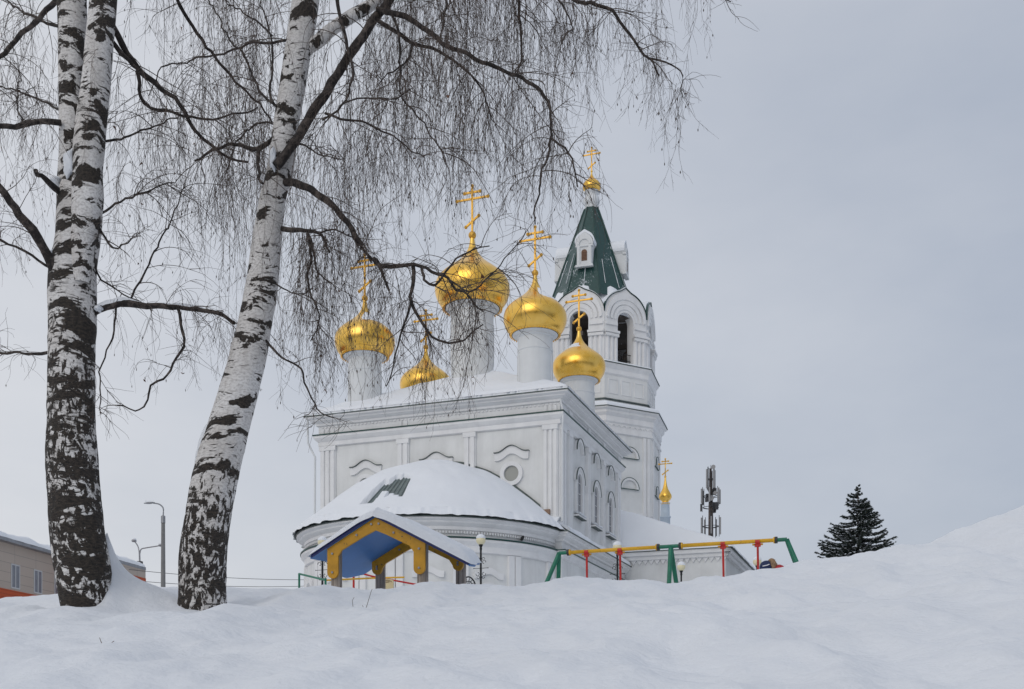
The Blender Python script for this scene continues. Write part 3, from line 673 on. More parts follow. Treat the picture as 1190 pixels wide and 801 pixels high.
for k in range(8):                                      # thin snow lying along some seams
    for off in (.24, .76) if k % 2 else (.5,):
        p = np.array(octo(3.18, k-1)); q = np.array(octo(3.18, k)); p2 = np.array(octo(.55, k-1)); q2 = np.array(octo(.55, k))
        A = p+(q-p)*off; B = p2+(q2-p2)*off; r0 = random.uniform(.0, .2); r1 = r0+random.uniform(.25, .5)
        A3 = np.array((*A, 29.8)); B3 = np.array((*B, 37.1)); m_ = 9
        pts = [A3+(B3-A3)*(r0+(r1-r0)*i/m_) for i in range(m_+1)]; b.tube(pts, [.015+.03*abs(mnoise.noise((i*.9, k, off))) for i in range(m_+1)], 5)
cb(b, 'seam_snow', 'snow_roof', tw)
for k in (0, 2, 4, 6):                                  # dormers
    a = T0+radians(45*k); er = np.array((cos(a), sin(a), 0)); et = np.array((-sin(a), cos(a), 0)); o_ = np.array((TX, TY, 0))
    zb = 32.0; rb = 2.55
    b = MB(); n = 20; half = .62
    top = [(-half*cos(pi*i/n), 33.55+.72*sin(pi*i/n)+.12*max(0, 1-abs(i/n-.5)/.12)) for i in range(n+1)]
    outl = [(-half*.86, zb)]+[(-half*.86, 33.4)]+top+[(half*.86, 33.4), (half*.86, zb)]
    f0 = [o_+er*rb+et*s_+np.array((0, 0, z)) for s_, z in outl]; f1 = [o_+er*(rb-1.5)+et*s_+np.array((0, 0, z)) for s_, z in outl]; m_ = len(outl)
    b.raw(f0+f1, [tuple(range(m_))]+[(i, (i+1) % m_, m_+(i+1) % m_, m_+i) for i in range(m_)])
    b.obox(o_+er*(rb-.05)+np.array((0, 0, zb)), er, et, (0, 0, 1), .14, .62, .07); b.obox(o_+er*(rb-.05)+np.array((0, 0, 33.4)), er, et, (0, 0, 1), .12, .62, .06)
    for s_ in (-.40, .40): b.obox(o_+er*(rb+.03)+et*s_+np.array((0, 0, 32.7)), er, et, (0, 0, 1), .05, .09, .65)
    A = [(-.36*cos(pi*i/n), 33.5+.36*sin(pi*i/n)) for i in range(n+1)]; B = [(-.48*cos(pi*i/n), 33.5+.48*sin(pi*i/n)) for i in range(n+1)]
    b.strip([o_+er*rb+et*s_+np.array((0, 0, z)) for s_, z in A], [o_+er*rb+et*s_+np.array((0, 0, z)) for s_, z in B], .07, er)
    dm = cb(b, 'dormer', 'drum', tw)
    q = arch(.20, 32.35, 32.95); b = MB(); b.raw([o_+er*(rb+.02)+et*s_+np.array((0, 0, z)) for s_, z in q], [tuple(range(len(q)))])
    for i in range(6): b.obox(o_+er*(rb+.03)+np.array((0, 0, 32.42+i*.1)), er, et, (0, 0, 1), .015, .19, .02)
    cb(b, 'dormer_louvre', 'brown', tw)
    b = MB(); t2 = [(s_*1.05, z+.02) for s_, z in top]; t3 = [(s_*1.12, z+.20) for s_, z in top]
    b.strip([o_+er*(rb-1.3)+et*s_+np.array((0, 0, z)) for s_, z in t2], [o_+er*(rb-1.3)+et*s_+np.array((0, 0, z)) for s_, z in t3], 1.27, er); cb(b, 'dormer_snow', 'snow_roof', tw, smooth=False)
b = MB(); b.lathe([(.5, 37.1), (.54, 37.2), (.42, 37.3), (.48, 37.4), (.58, 37.55), (.6, 37.72), (.54, 37.9), (.44, 38.02), (.44, 38.22), (.56, 38.28), (.56, 38.36)], (TX, TY), 28); cb(b, 'spire_neck', 'drum', tw, smooth=True)
b = MB(); R_ = .6; zw = 38.72; b.lathe([(r*R_*1.1, zw+z*R_*(1.0 if z < 0 else 1.35)) for z, r in PROF], (TX, TY), 32); b.ball((TX, TY, zw+1.92*R_), .09, 10); cb(b, 'gold_cupola', 'gold', tw, smooth=True)
b = MB(); cross(b, TX, TY, zw+1.95*R_, 1.7, 1); cb(b, 'spire_cross', 'goldp', tw)

# ------------------------------------------------------------------ buildings at the left
def building(X0, Y0, ang, length, ztop, zor, depth, name, label, overhang=.5, windows=(), rev=False):
    """Long facade that starts at (X0, Y0) and runs away along ang (from +Y towards +X)."""
    gz = .8; r = -ang; e = empty(name, (X0, Y0, gz), r); fr = Matrix.Translation((X0, Y0, 0)) @ Matrix.Rotation(r, 4, 'Z')
    tag(e, label, 'building')
    b = MB(); b.box((-depth, 0, zor), (0, length, ztop)); b.build('beige_wall', 'beige', e, fr)
    b = MB(); b.box((-depth-.02, -.02, 0), (.02, length+.02, zor-.003)); b.build('orange_wall', 'orange', e, fr)
    b = MB(); b.box((-depth-overhang, -overhang, ztop+.003), (overhang, length+min(overhang, .15), ztop+.22)); b.build('eave', M['steel'], e, fr)
    xs = np.linspace(-overhang-1.5, overhang+.03, 10); v = []; k = len(xs); ny = 160
    for j in range(ny):
        y = -overhang+(length+overhang)*j/(ny-1)
        for i, x in enumerate(xs): t = (xs[-1]-x); v.append((x+(0 if i < k-1 else .08*fbm(y*.8, 3, 0, 3)), y, ztop+.23+(.42*min(1, t*2.2)**.6)*(1+.35*fbm(y*.7, x, 2, 3)) if i < k-1 else ztop+.2))
    MB().raw(v, [(j*k+i, j*k+i+1, (j+1)*k+i+1, (j+1)*k+i) for j in range(ny-1) for i in range(k-1)]).build('roof_snow', 'snow_roof', e, fr, True)
    for y0, w, z0, z1 in windows:
        b = MB(); b.box((.0, y0-.08, z0-.08), (.035, y0+w+.08, z0)); b.box((.0, y0-.08, z1), (.035, y0+w+.08, z1+.08)); b.box((0, y0-.08, z0), (.035, y0, z1)); b.box((0, y0+w, z0), (.035, y0+w+.08, z1)); b.box((0, y0+w*.5-.04, z0), (.03, y0+w*.5+.04, z1))
        w_ = b.build('window', 'winframe', e, fr)
        b = MB(); b.box((.003, y0, z0), (.012, y0+w, z1)); b.build('pane', 'darkwin', w_, fr)
    return e
A1 = math.atan(.1155)
building(-32.2, 58, A1, 15.6, 11.0, 8.15, 12, 'office_building', 'beige panelled building with orange base and narrow windows left of the old birch', .4,
         [(y0, .80, 8.35, 9.72) for y0 in (1.4, 4.0, 6.65, 9.27, 11.82, 14.3)])
building(-27.1-.17*6, 80-6, math.atan(.17), 6, 11.15, 10.55, 6, 'warehouse', 'low building with a thin beige parapet over an orange wall between the two birch trunks', .02)

# ------------------------------------------------------------------ street lamps
def lamp_tall():
    e = empty('street_lamp', P(189.6, HY-.8/45*F, 45)); X, Y, _ = P(189.6, 0, 45)
    tag(e, 'grey street lamp with one curved arm on a concrete pole beside the leaning birch', 'street lamp')
    z = lambda py: (HY-py)/F*Y
    MB().lathe([(.13, .8), (.075, z(600)), (.0, z(600)+.01)], (X, Y), 14).build('pole', 'concrete', e, smooth=True)
    MB().lathe([(.09, z(608)), (.09, z(600)), (.03, z(599))], (X, Y), 14).build('collar', 'steel', e)
    pts = smooth_path([(X, Y, z(600)), (X+.01, Y, z(592)), (X-.05, Y, z(588.5)), (X-.18, Y-.02, z(586)), (X-.40, Y-.05, z(585))], .05)
    MB().tube(pts, .028, 8).build('arm', 'steel', e, smooth=True)
    b = MB(); c = (X-.56, Y-.06, z(584.8)); v = []
    for i in range(9):
        t = i/8; w = .09*sin(pi*min(1, t*1.1+.08))**.6+.01
        for j in range(10): a = 2*pi*j/10; v.append((c[0]+.22-.44*t, c[1]+w*cos(a), c[2]+.045*sin(a)*(.4+.6*sin(pi*t))+.01-.03*t))
    b.raw(v, [(i*10+j, i*10+(j+1) % 10, (i+1)*10+(j+1) % 10, (i+1)*10+j) for i in range(8) for j in range(10)]+[tuple(range(10)), tuple(range(80, 90))[::-1]]); h = b.build('lamp_head', 'steel', e, smooth=True)
    snow_ledge('head_snow', [(c[0]-.16, c[1]-.05, c[2]+.04), (c[0]+.16, c[1]-.05, c[2]+.05)], [(c[0]-.16, c[1]+.05, c[2]+.04), (c[0]+.16, c[1]+.05, c[2]+.05)], .05, 2, h, False, .04)
lamp_tall()
Y = 88; q = P(162.6, 700, Y); e = empty('street_lamp', (q[0], Y, .8)); tag(e, 'small two-armed lamp showing above the orange building', 'street lamp')
z = lambda py: (HY-py)/F*Y
b = MB(); b.tube([(q[0], Y, .8), (q[0], Y, z(655))], .09, 8); b.build('pole', 'steel', e)
b = MB(); b.box((q[0]-.2, Y-.15, z(656)), (q[0]+.2, Y+.15, z(652.5))); b.build('junction_box', 'dark', e)
b = MB(); pp = lambda a, c: P(a, c, Y)
b.tube([pp(162.4, 653), pp(162.2, 646), pp(162.0, 641)], .07, 8); b.tube(smooth_path([pp(162, 643), pp(160.6, 636), pp(158.5, 632), pp(156.5, 629.5)], .1), .05, 6); b.tube(smooth_path([pp(162.2, 645), pp(164, 638.5), pp(170, 636.8), pp(180, 635.2), pp(186, 634.2)], .1), .05, 6); b.build('arms', 'steel', e)
for px, py in ((155.8, 628.8), (187, 634)):
    c = P(px, py, Y); h = MB().ball(c, .22, 10, .5).build('lamp_head', 'steel', e, smooth=True)
    MB().ball((c[0], c[1], c[2]+.12), .2, 10, .6).build('head_snow', 'snow_roof', h, smooth=True)

# park lanterns with a cream globe and iron scrolls
lab = {374.7: 'iron lantern with a cream globe peeping out left of the playhouse roof', 558.8: 'iron lantern with a cream globe standing right of the playhouse', 717.5: 'iron lantern whose snowy globe touches the first yellow swing bar',
       791.7: 'iron lantern with a low cream globe right of the middle green swing frame', 880: 'iron lantern whose cream globe is seen behind the last red swing hanger'}
def lantern():
    e = empty('park_lantern', (0, 0, 0))
    b = MB(); b.lathe([(.09, 0), (.09, .25), (.05, .3), (.045, .8), (.03, .85), (.026, 3.3), (.035, 3.33), (.03, 3.38), (.045, 3.41), (.06, 3.44), (.03, 3.46)], (0, 0), 14); b.build('pole', 'iron', e, smooth=True)
    b = MB()
    for sg in (-1, 1):
        for fl, zc in ((1, 2.95), (-1, 2.72)):
            sp = [(sg*(.02+.12*(1-t)*0+.06+.06*(1-t*.8)*cos(t*5.2)*1.0), 0, zc+fl*(.13-.0)*(.2)+fl*.085*(1-t*.8)*sin(t*5.2)) for t in np.linspace(0, 1, 16)]; b.tube(sp, .008, 5)
            sp = [(sg*(.06+.05*(1-t*.8)*cos(t*5)), 0, zc+fl*.12+fl*.05*(1-t*.8)*sin(t*5)) for t in np.linspace(0, 1, 12)]; b.tube(sp, .007, 5)
        b.tube([(sg*.02, 0, 2.83), (sg*.19, 0, 2.83)], .007, 5); b.ball((sg*.2, 0, 2.83), .015, 6)
    b.build('scrollwork', 'iron', e)
    g_ = MB().ball((0, 0, 3.56), .125, 20).build('globe', 'globe', e, smooth=True)
    MB().lathe([(.115, 3.60), (.125, 3.63), (.10, 3.68), (.05, 3.715), (.002, 3.72)], (0, 0), 18).build('globe_snow', 'snow', g_, smooth=True)
    return e
def dup(root):
    r = root.copy(); C.objects.link(r)
    for ch in list(root.children):
        c = ch.copy(); C.objects.link(c); c.parent = r
        for g2 in ch.children:
            d = g2.copy(); C.objects.link(d); d.parent = c
    return r
lan = lantern()
for i, (px, py) in enumerate(((558.8, 628), (374.7, 630.5), (717.5, 636), (791.7, 659), (880, 653))):
    o = lan if i == 0 else dup(lan)
    Y = {0: 28.2, 1: 28.6, 2: 29.4, 3: 32.5, 4: 31.5}[i]; X = (px-HX)/F*Y; zg = (HY-py)/F*Y
    o.location = (X, Y, zg-3.56); o.rotation_euler = (0, 0, TH)
    tag(o, lab[px], 'lantern', 'cream globe lanterns round the church')

# ------------------------------------------------------------------ playhouse
PX, PY_ = P(440.5, 0, 13.2)[0], 13.2; PH = empty('playhouse', (PX, PY_, 1.2), TH); PF = Matrix.Translation((PX, PY_, 0)) @ Matrix.Rotation(TH, 4, 'Z')
tag(PH, 'small open playhouse with a snow-covered blue gable roof on timber posts', 'playhouse')
pb = lambda mb, n_, m_, p_=None, s_=False: mb.build(n_, m_, p_ or PH, PF, s_)
hwid = .585
for sx in (-1, 1):
    for y in (0, 1.2):
        x = sx*hwid; pts = []
        for j in range(16): a = 2*pi*j/16; rr = .068*(1 if j % 2 else .97); pts.append((x+rr*cos(a), y+rr*sin(a)))
        top = 2.15
        b = MB().prism(pts, 1.0, top); pb(b, 'post', 'wood')
def gable(y, zf=1.83):
    """Yellow gable board: two vertical feet with rounded ends, sloping arms, rounded inner corners."""
    ox = hwid+.075; ix = hwid-.075; S = .52; za = 2.47
    outer = [(-ox, zf), (-ox, za-S*ox)]+[(-ox*(1-t), za-S*ox*(1-t)) for t in (.25, .5, .75)]+[(0, za)]
    inner = [(-ix, zf), (-ix, za-S*ox-.10)]+[(-ix*.90, za-S*ix-.105), (-ix*.66, za-S*ix*.7-.125), (-ix*.3, za-S*ix*.3-.14)]+[(0, za-.155)]
    foot_o = [(-hwid-.075*cos(a), zf-.075*sin(a)) for a in np.linspace(0, pi/2, 6)][::-1]; foot_i = [(-hwid+.075*cos(a), zf-.075*sin(a)) for a in np.linspace(0, pi/2, 6)][::-1]
    O = foot_o[:-1]+outer; I = foot_i[:-1]+inner
    b = MB()
    for sg in (-1, 1): b.strip([(sg*s_, y, z) for s_, z in O], [(sg*s_, y, z) for s_, z in I], .03, (0, -1, 0))
    gb = pb(b, 'gable_board', 'ochre')
    b = MB()
    for s_, z in ((-hwid, zf), (-hwid, 2.06), (hwid, zf), (hwid, 2.06), (-.05, 2.39), (.05, 2.39), (-.25, 2.27), (.25, 2.27)): b.tube([(s_, y-.03, z), (s_, y-.045, z)], .014, 8)
    pb(b, 'bolts', 'steel', gb)
gable(-.072); gable(1.2-.075, 2.03)
S = .53
WT = np.linspace(0, 1, 21); cs = lambda k_: np.array([float(r_[1]) for r_ in smooth_path([(a, b_, 0) for a, b_ in k_], .02)]); cx = lambda k_: np.array([float(r_[0]) for r_ in smooth_path([(a, b_, 0) for a, b_ in k_], .02)])
kl = [(0, .88), (.3, .86), (.55, .92), (.8, 1.04), (1, .90)]; kr = [(0, 1.25), (.3, 1.14), (.6, .98), (1, .80)]
WL = np.interp(WT, cx(kl), cs(kl)); WR = np.interp(WT, cx(kr), cs(kr))
for sg in (-1, 1):
    ny = 24; v = []; nt_ = 8
    for side in (0, 1):
        for j in range(ny+1):
            t = j/ny; y = -.13+1.45*t
            w = float(np.interp(t, WT, WL if sg < 0 else WR))
            for i in range(nt_+1):
                s_ = w*i/nt_; v.append((sg*s_, y, 2.50-S*s_-.025*side))
    k = nt_+1; off = (ny+1)*k; f = []
    for j in range(ny):
        for i in range(nt_):
            q = (j*k+i, j*k+i+1, (j+1)*k+i+1, (j+1)*k+i); f += [q, tuple(off+x for x in q[::-1])]
        f.append((j*k+nt_, (j+1)*k+nt_, off+(j+1)*k+nt_, off+j*k+nt_))
    for i in range(nt_): f += [(i, off+i, off+i+1, i+1), (ny*k+i, ny*k+i+1, off+ny*k+i+1, off+ny*k+i)]
    r_ = pb(MB().raw(v, f), 'roof_panel', 'blue')
    w = .86 if sg < 0 else 1.23
    b = MB(); b.raw([(0, -.145, 2.515), (sg*w, -.145, 2.515-S*w), (sg*w, -.145, 2.475-S*w), (0, -.145, 2.475), (0, -.128, 2.515), (sg*w, -.128, 2.515-S*w), (sg*w, -.128, 2.475-S*w), (0, -.128, 2.475)], [(0,1,2,3),(4,7,6,5),(0,4,5,1),(1,5,6,2),(2,6,7,3)]); pb(b, 'edge_strip', 'navyedge', r_)
    # snow slab
    ny = 40; ns = 40; v = []; wm = .90 if sg < 0 else 1.27
    for j in range(ny+1):
        y = -.17+1.52*j/ny; ed = min(j, ny-j)/ny; wm = float(np.interp((y+.13)/1.45, WT, WL if sg < 0 else WR))+.02
        for i in range(ns+1):
            s_ = wm*i/ns; e1 = min(1, (ns-i)/ns*9)**.5; e2 = min(1, ed*12)**.5
            th = (.125+.02*fbm(s_*2, y*2, sg, 2)+.006*fbm(s_*9, y*9, sg, 2))*min(e1, 1)*min(e2, 1); th = th+.01
            rd = .035*math.exp(-(s_/.12)**2)
            v.append((sg*s_, y-.02*(1-e2)*0, 2.50-S*s_+th-rd))
    k = ns+1; f = [(j*k+i, j*k+i+1, (j+1)*k+i+1, (j+1)*k+i) for j in range(ny) for i in range(ns)]
    pb(MB().raw(v, f), 'roof_snow', 'snow', r_, True)
# inside: low table top; beside: bench ends and the balance bars behind
b = MB(); b.box((-.45, .25, 1.50), (.35, .95, 1.53)); 
for x in (-.35, .25): b.tube([(x, .6, 1.1), (x, .6, 1.5)], .03, 8)
o = pb(b, 'table', 'dark')
def bench(px, Y, name, label, cream):
    X = (px-HX)/F*Y; fr = Matrix.Translation((X, Y, 0)) @ Matrix.Rotation(TH, 4, 'Z'); e = empty(name, (X, Y, 1.2), TH); tag(e, label, 'bench')
    return e, fr
Y = 19.; e, fr = bench(450.5, Y, 'spring_seat', 'little cream-coloured play seat with an arched back seen through the playhouse', 1)
zt = (HY-673)/F*Y; 
pts = [(-.12+.24*i/10, zt-.03+.035*sin(pi*i/10)) for i in range(11)]
b = MB(); b.strip([(x, 0, z) for x, z in pts], [(x, 0, 1.95) for x, z in pts], .03, (0, -1, 0)); b.build('backrest', 'cream', e, fr)
b = MB(); b.strip([(x*.8, -.035, z-.025) for x, z in pts], [(x*.8, -.035, z-.033) for x, z in pts], .004, (0, -1, 0)); b.tube([(-.05, -.035, zt-.06), (.05, -.035, zt-.055)], .006, 5); b.build('carving', 'brown', e, fr)
b = MB(); b.box((-.12, -.32, 1.93), (.12, .02, 1.96)); b.build('seat', 'cream', e, fr)
b = MB(); b.tube([(.08*cos(t*25), -.15+.08*sin(t*25), 1.2+.73*t) for t in np.linspace(0, 1, 60)], .012, 5); b.build('spring', 'redp', e, fr)
Y = 20.; e, fr = bench(544, Y, 'iron_bench', 'black iron bench end with a curled back right of the playhouse', 0)
zt = (HY-670.5)/F*Y
for x in (-.0, ):
    b = MB(); b.tube([(-.14+.28*t, 0, zt-.14+.14*sin(pi*t)**.7) for t in np.linspace(0, 1, 14)], .014, 6)
    for i in range(6): a = pi*(i+.5)/6; b.tube([(-.02, 0, zt-.16), (.12*cos(a), 0, zt-.15+.125*sin(a))], .006, 4)
    b.tube([(.07*cos(t*6), 0, zt-.13+.05*sin(t*6)) for t in np.linspace(0, 1, 16)], .008, 5); b.build('backrest', 'iron', e, fr)
b = MB()
for i in range(5): b.box((-.15, -.35+i*.08, 2.28), (.15, -.29+i*.08, 2.31))
b.build('seat', 'brown', e, fr)
for sx in (-.13, .13): b = MB(); b.tube([(sx, -.3, 1.2), (sx, -.3, 2.28)], .02, 6); b.tube([(sx, 0, 1.2), (sx, 0, 2.5)], .02, 6); b.build('leg', 'iron', e, fr)
e = empty('balance_bars', (*P(381, 0, 22)[:2], 1.2)); tag(e, 'low green, red and yellow tube climbing bars behind the left end of the playhouse', 'climbing bars')
pp = lambda a, c, Y=22: P(a, c, Y)
b = MB(); b.tube([pp(347.7, 760), pp(347.7, 666.5)], .022, 8); b.build('post', 'greenp', e); b = MB(); b.tube([pp(378.3, 760, 21.), pp(378.3, 672, 21.)], .022, 8); b.build('post', 'greenp', e)
b = MB(); b.tube([pp(347.7, 667), pp(378.3, 674.3, 21.)], .02, 8); b.build('rail', 'greenp', e)
b = MB(); b.tube([pp(378.3, 674.5, 21.), pp(432, 672), pp(470, 671)], .018, 8); b.build('rail', 'yellow', e)
b = MB(); b.tube([pp(411, 760), pp(411, 662)], .022, 8); b.build('post', 'redp', e)
b = MB(); b.tube([pp(411, 663), pp(420, 666.5), pp(433, 670), pp(487, 680)], .018, 8); b.build('rail', 'redp', e)

# ------------------------------------------------------------------ swing
SA = np.array(P(649.6, 643, 21.2)); SB = np.array(P(914.4, 626.9, 19.6)); SZ = (SA[2]+SB[2])/2; SA[2] = SB[2] = SZ
bd = (SB-SA)/np.linalg.norm(SB-SA)
def onbar(px):
    lo, hi = 0., 1.
    for _ in range(40):
        m_ = (lo+hi)/2; q = SA+(SB-SA)*m_
        if HX+q[0]/q[1]*F < px: lo = m_
        else: hi = m_
    return SA+(SB-SA)*lo
e = empty('swing_frame', ((SA[0]+SB[0])/2, (SA[1]+SB[1])/2, 1.25)); tag(e, 'playground swing frame with yellow top bars, green A-shaped legs and red hangers', 'swing')
def leg(top, lat, dep):
    foot = np.array((top[0]+lat, top[1]+dep, 1.2)); q = top+(foot-top)*.03
    b = MB(); b.tube([top, q-np.array((0, 0, .01)), foot], .043, 10); b.build('leg', 'greenp', e, smooth=True)
leg(SA, -.88, -.5); leg(SA, -.03, .5); mid = onbar(779.5); leg(mid, -.17, -.5); leg(mid, .40, .5); leg(SB, .80, -.35); leg(SB, .92, .45)
for a, c in ((660.5, 765), (790.5, 902)):
    p, q = onbar(a), onbar(c); b = MB(); b.tube([p, q], .036, 12); b.build('top_bar', 'yellow', e, smooth=True)
    for t, sg in ((p, 1), (q, -1)):
        MB().tube([t-bd*.022, t+bd*.022], .062, 14).build('flange', 'dark', e); MB().tube([t+bd*sg*.025, t+bd*sg*.045], .060, 14).build('flange_plate', 'yellow', e)
for a, c in ((648.5, 660), (765.5, 790), (902.5, 915)):
    b = MB(); b.tube([onbar(a), onbar(c)], .036, 10); b.build('green_joint', 'greenp', e)
for px, px2, ln in ((681.8, 683, 1.5), (720.5, 722.5, 1.5), (840.2, 842, 1.5), (880.5, 882, 1.5)):
    p = onbar(px); b = MB(); b.tube([p-bd*.04-np.array((0, 0, .02)), p+bd*.04-np.array((0, 0, .02))], .052, 10); b.obox(p-np.array((0, 0, .075)), bd, (0, 1, 0), (0, 0, 1), .05, .03, .03); b.build('hanger_clamp', 'yellow' if 0 else 'redp', e)
    b = MB(); b.tube([p-np.array((0, 0, .06)), p+np.array(((px2-px)/F*20, 0, -1.5))], .021, 8); b.build('hanger', 'redp', e)
    b = MB(); 
    for sg in (-1, 1): b.tube([p+bd*sg*.055-np.array((0, 0, .06)), p+bd*sg*.095-np.array((0, 0, .06))], .018, 8)
    b.build('hanger_bolts', 'ochre', e)
    if px in (720.5, 880.5):
        c = (onbar(px)+onbar(681.8 if px < 800 else 840.2))/2-np.array((0, 0, 1.5))
        b = MB(); b.obox(c, bd, np.cross((0, 0, 1), bd), (0, 0, 1), .38, .14, .025); b.build('seat', 'ochre', e)

# ------------------------------------------------------------------ child in a red jacket
def skinmesh(name, verts, edges, radii, m, parent, sub=2):
    me = bpy.data.meshes.new(name); me.from_pydata(verts, edges, []); me.materials.append(M[m])
    o = bpy.data.objects.new(name, me); C.objects.link(o); o.parent = parent
    sk = o.modifiers.new('skin', 'SKIN'); sk.use_smooth_shade = True
    if not me.skin_vertices: me.attributes
    for i, r in enumerate(radii): me.skin_vertices[0].data[i].radius = (r, r) if np.isscalar(r) else r
    me.skin_vertices[0].data[0].use_root = True
    s_ = o.modifiers.new('sub', 'SUBSURF'); s_.levels = sub; s_.render_levels = sub; return o
Yc = 17.0; Xc = (903-HX)/F*Yc; gz = H(Xc, Yc)
kid = empty('person', (Xc, Yc, gz), 0); tag(kid, 'child in red jacket and navy hat bending down by the right end of the swing', 'person')
zz = (HY-647)/F*Yc-gz                                # top of the bent back above the ground
k = zz/1.28
V = [(.18,0,.66),(.19,0,.88),(.12,0,1.06),(.02,0,1.12),(-.09,0,1.13),(-.155,-.01,1.10),(-.17,-.01,1.06),
     (.17,-.08,.60),(.13,-.09,.33),(.20,-.09,.06),(.10,-.10,.03),(.17,.08,.60),(.15,.09,.33),(.23,.09,.06),(.13,.10,.03),
     (-.02,-.14,1.04),(-.10,-.17,.86),(-.20,-.14,.72),(-.235,-.13,.67),(-.02,.14,1.04),(-.09,.17,.86),(-.19,.14,.72),(-.225,.13,.67)]
V = [(a*k, b_*k, c*k) for a, b_, c in V]
E = [(0,1),(1,2),(2,3),(3,4),(4,5),(5,6),(0,7),(7,8),(8,9),(9,10),(0,11),(11,12),(12,13),(13,14),(2,15),(15,16),(16,17),(17,18),(2,19),(19,20),(20,21),(21,22)]
Rr = [.10,.10,.10,.05,.05,.085,.07,.075,.05,.035,.03,.075,.05,.035,.03,.045,.035,.025,.022,.045,.035,.025,.022]
body = skinmesh('body', V, E, Rr, 'skin', kid, 1)
if not len(bpy.data.meshes[body.data.name].skin_vertices): raise RuntimeError('skin layer')
idx = [0,1,2,3,15,16,17,19,20,21]; mp_ = {a: i for i, a in enumerate(idx)}
skinmesh('jacket', [V[i] for i in idx], [(mp_[a], mp_[b_]) for a, b_ in E if a in mp_ and b_ in mp_], [.14,.14,.135,.09,.075,.065,.05,.075,.065,.05], 'jacket', kid)
idx = [0,7,8,9,11,12,13]; mp_ = {a: i for i, a in enumerate(idx)}
skinmesh('trousers', [V[i] for i in idx], [(mp_[a], mp_[b_]) for a, b_ in E if a in mp_ and b_ in mp_], [.13,.10,.075,.06,.10,.075,.06], 'navy', kid)
for i in (9, 13):
    b = MB(); q = V[i]; b.obox((q[0]-.04, q[1], .05), (1, 0, 0), (0, 1, 0), (0, 0, 1), .11, .045, .05); b.tube([(q[0], q[1], .05), (q[0], q[1], .2)], .062, 10)
    o = b.build('boot', 'boots', None); o.parent = kid; o.modifiers.new('bv', 'BEVEL').width = .02
hc = np.array(V[5]); b = MB()
b.ball((hc[0]-.01, hc[1], hc[2]+.015), .112, 18, .95); o = b.build('hat', 'navy', None, None, True); o.parent = kid
b = MB(); b.tube([(hc[0]-.09, hc[1]-.085, hc[2]+.02), (hc[0]-.03, hc[1]-.115, hc[2]+.03), (hc[0]+.01, hc[1]-.115, hc[2]+.045)], .008, 5); p_ = b.build('hat_stripe', 'whitep', None); p_.parent = o
b = MB(); v = []; nn = 40; mm = 12; ax = np.array((1, 0, .2)); ax /= np.linalg.norm(ax); u_ = np.array((0, 1., 0)); w_ = np.cross(ax, u_)
cc = hc+np.array((.085, 0, .03))
for i in range(nn):
    a = 2*pi*i/nn
    for j in range(mm):
        c_ = 2*pi*j/mm; rr = .036+.016*fbm(i*.9, j*.9, 0, 2); rd = .088+rr*cos(c_); v.append(cc+(u_*cos(a)+w_*sin(a))*rd+ax*(rr*1.3*sin(c_)))
b.raw(v, [(i*mm+j, i*mm+(j+1) % mm, ((i+1) % nn)*mm+(j+1) % mm, ((i+1) % nn)*mm+j) for i in range(nn) for j in range(mm)]); o = b.build('fur_hood_trim', 'fur', None, None, True); o.parent = kid

# ------------------------------------------------------------------ telecom mast
Y = 120.; X = (826-HX)/F*Y; e = empty('telecom_mast', (X, Y, 1)); tag(e, 'steel telecom mast hung with antenna panels behind the annex roof', 'mast')
z = lambda py: (HY-py)/F*Y
b = MB(); b.tube([(X, Y, 1), (X, Y, z(592)), (X-.03, Y, z(545))], [.45, .26, .13], 10); b.build('pole', 'rust', e, smooth=True)
b = MB()
for i in range(26):                                     # ladder rungs and cable tray
    zz_ = 10+i*.6; b.box((X-.32, Y-.34, zz_), (X+.1, Y-.31, zz_+.05))
b.tube([(X+.12, Y-.36, 8), (X+.1, Y-.3, z(548))], .04, 5); b.tube([(X-.12, Y-.36, 8), (X-.1, Y-.3, z(548))], .04, 5); b.build('ladder', 'dark', e)
def ring(zc, r, n_, ph, h, w_, m_='antenna'):
    b = MB(); b.tube([(X+r*.9*cos(t), Y+r*.9*sin(t), zc) for t in np.linspace(0, 2*pi, 25)], .035, 5)
    for i in range(n_):
        a = ph+2*pi*i/n_; b.tube([(X, Y, zc-.2), (X+r*cos(a), Y+r*sin(a), zc)], .035, 5); b.tube([(X+r*cos(a), Y+r*sin(a), zc-h*.62), (X+r*cos(a), Y+r*sin(a), zc+h*.62)], .035, 5)
    b.build('mount_ring', 'dark', e)
    for i in range(n_):
        a = ph+2*pi*i/n_; q = (X+(r+.13)*cos(a), Y+(r+.13)*sin(a), zc); b = MB(); b.obox(q, (cos(a), sin(a), 0), (-sin(a), cos(a), 0), (0, 0, 1), .07, w_, h/2); b.build('antenna_panel', m_, e)
ring(z(557), .42, 4, .5, 2.1, .08); ring(z(577), .95, 6, .2, 1.6, .08); ring(z(590), .95, 3, 1.0, .8, .16, 'dark'); ring(z(612), .95, 5, .8, 1.9, .06)
b = MB()
for i in range(9):
    a = i*1.7; zc = z(574)-(i % 4)*.55+.4; b.obox((X+.5*cos(a), Y+.5*sin(a), zc), (cos(a), sin(a), 0), (-sin(a), cos(a), 0), (0, 0, 1), .12, .17, .22)
b.build('radio_boxes', 'dark', e)
for (dx, py, r) in ((.18, 544, .24), (-.05, 580, .3), (.4, 574, .22)):
    b = MB(); c = (X+dx, Y-.5, z(py)); b.tube([(c[0], Y-.55, c[2]), (c[0]+.05, Y-.35, c[2]), (X, Y, c[2]-.05)], [r, r*.8, .04], 16); b.build('dish', 'antenna', e)
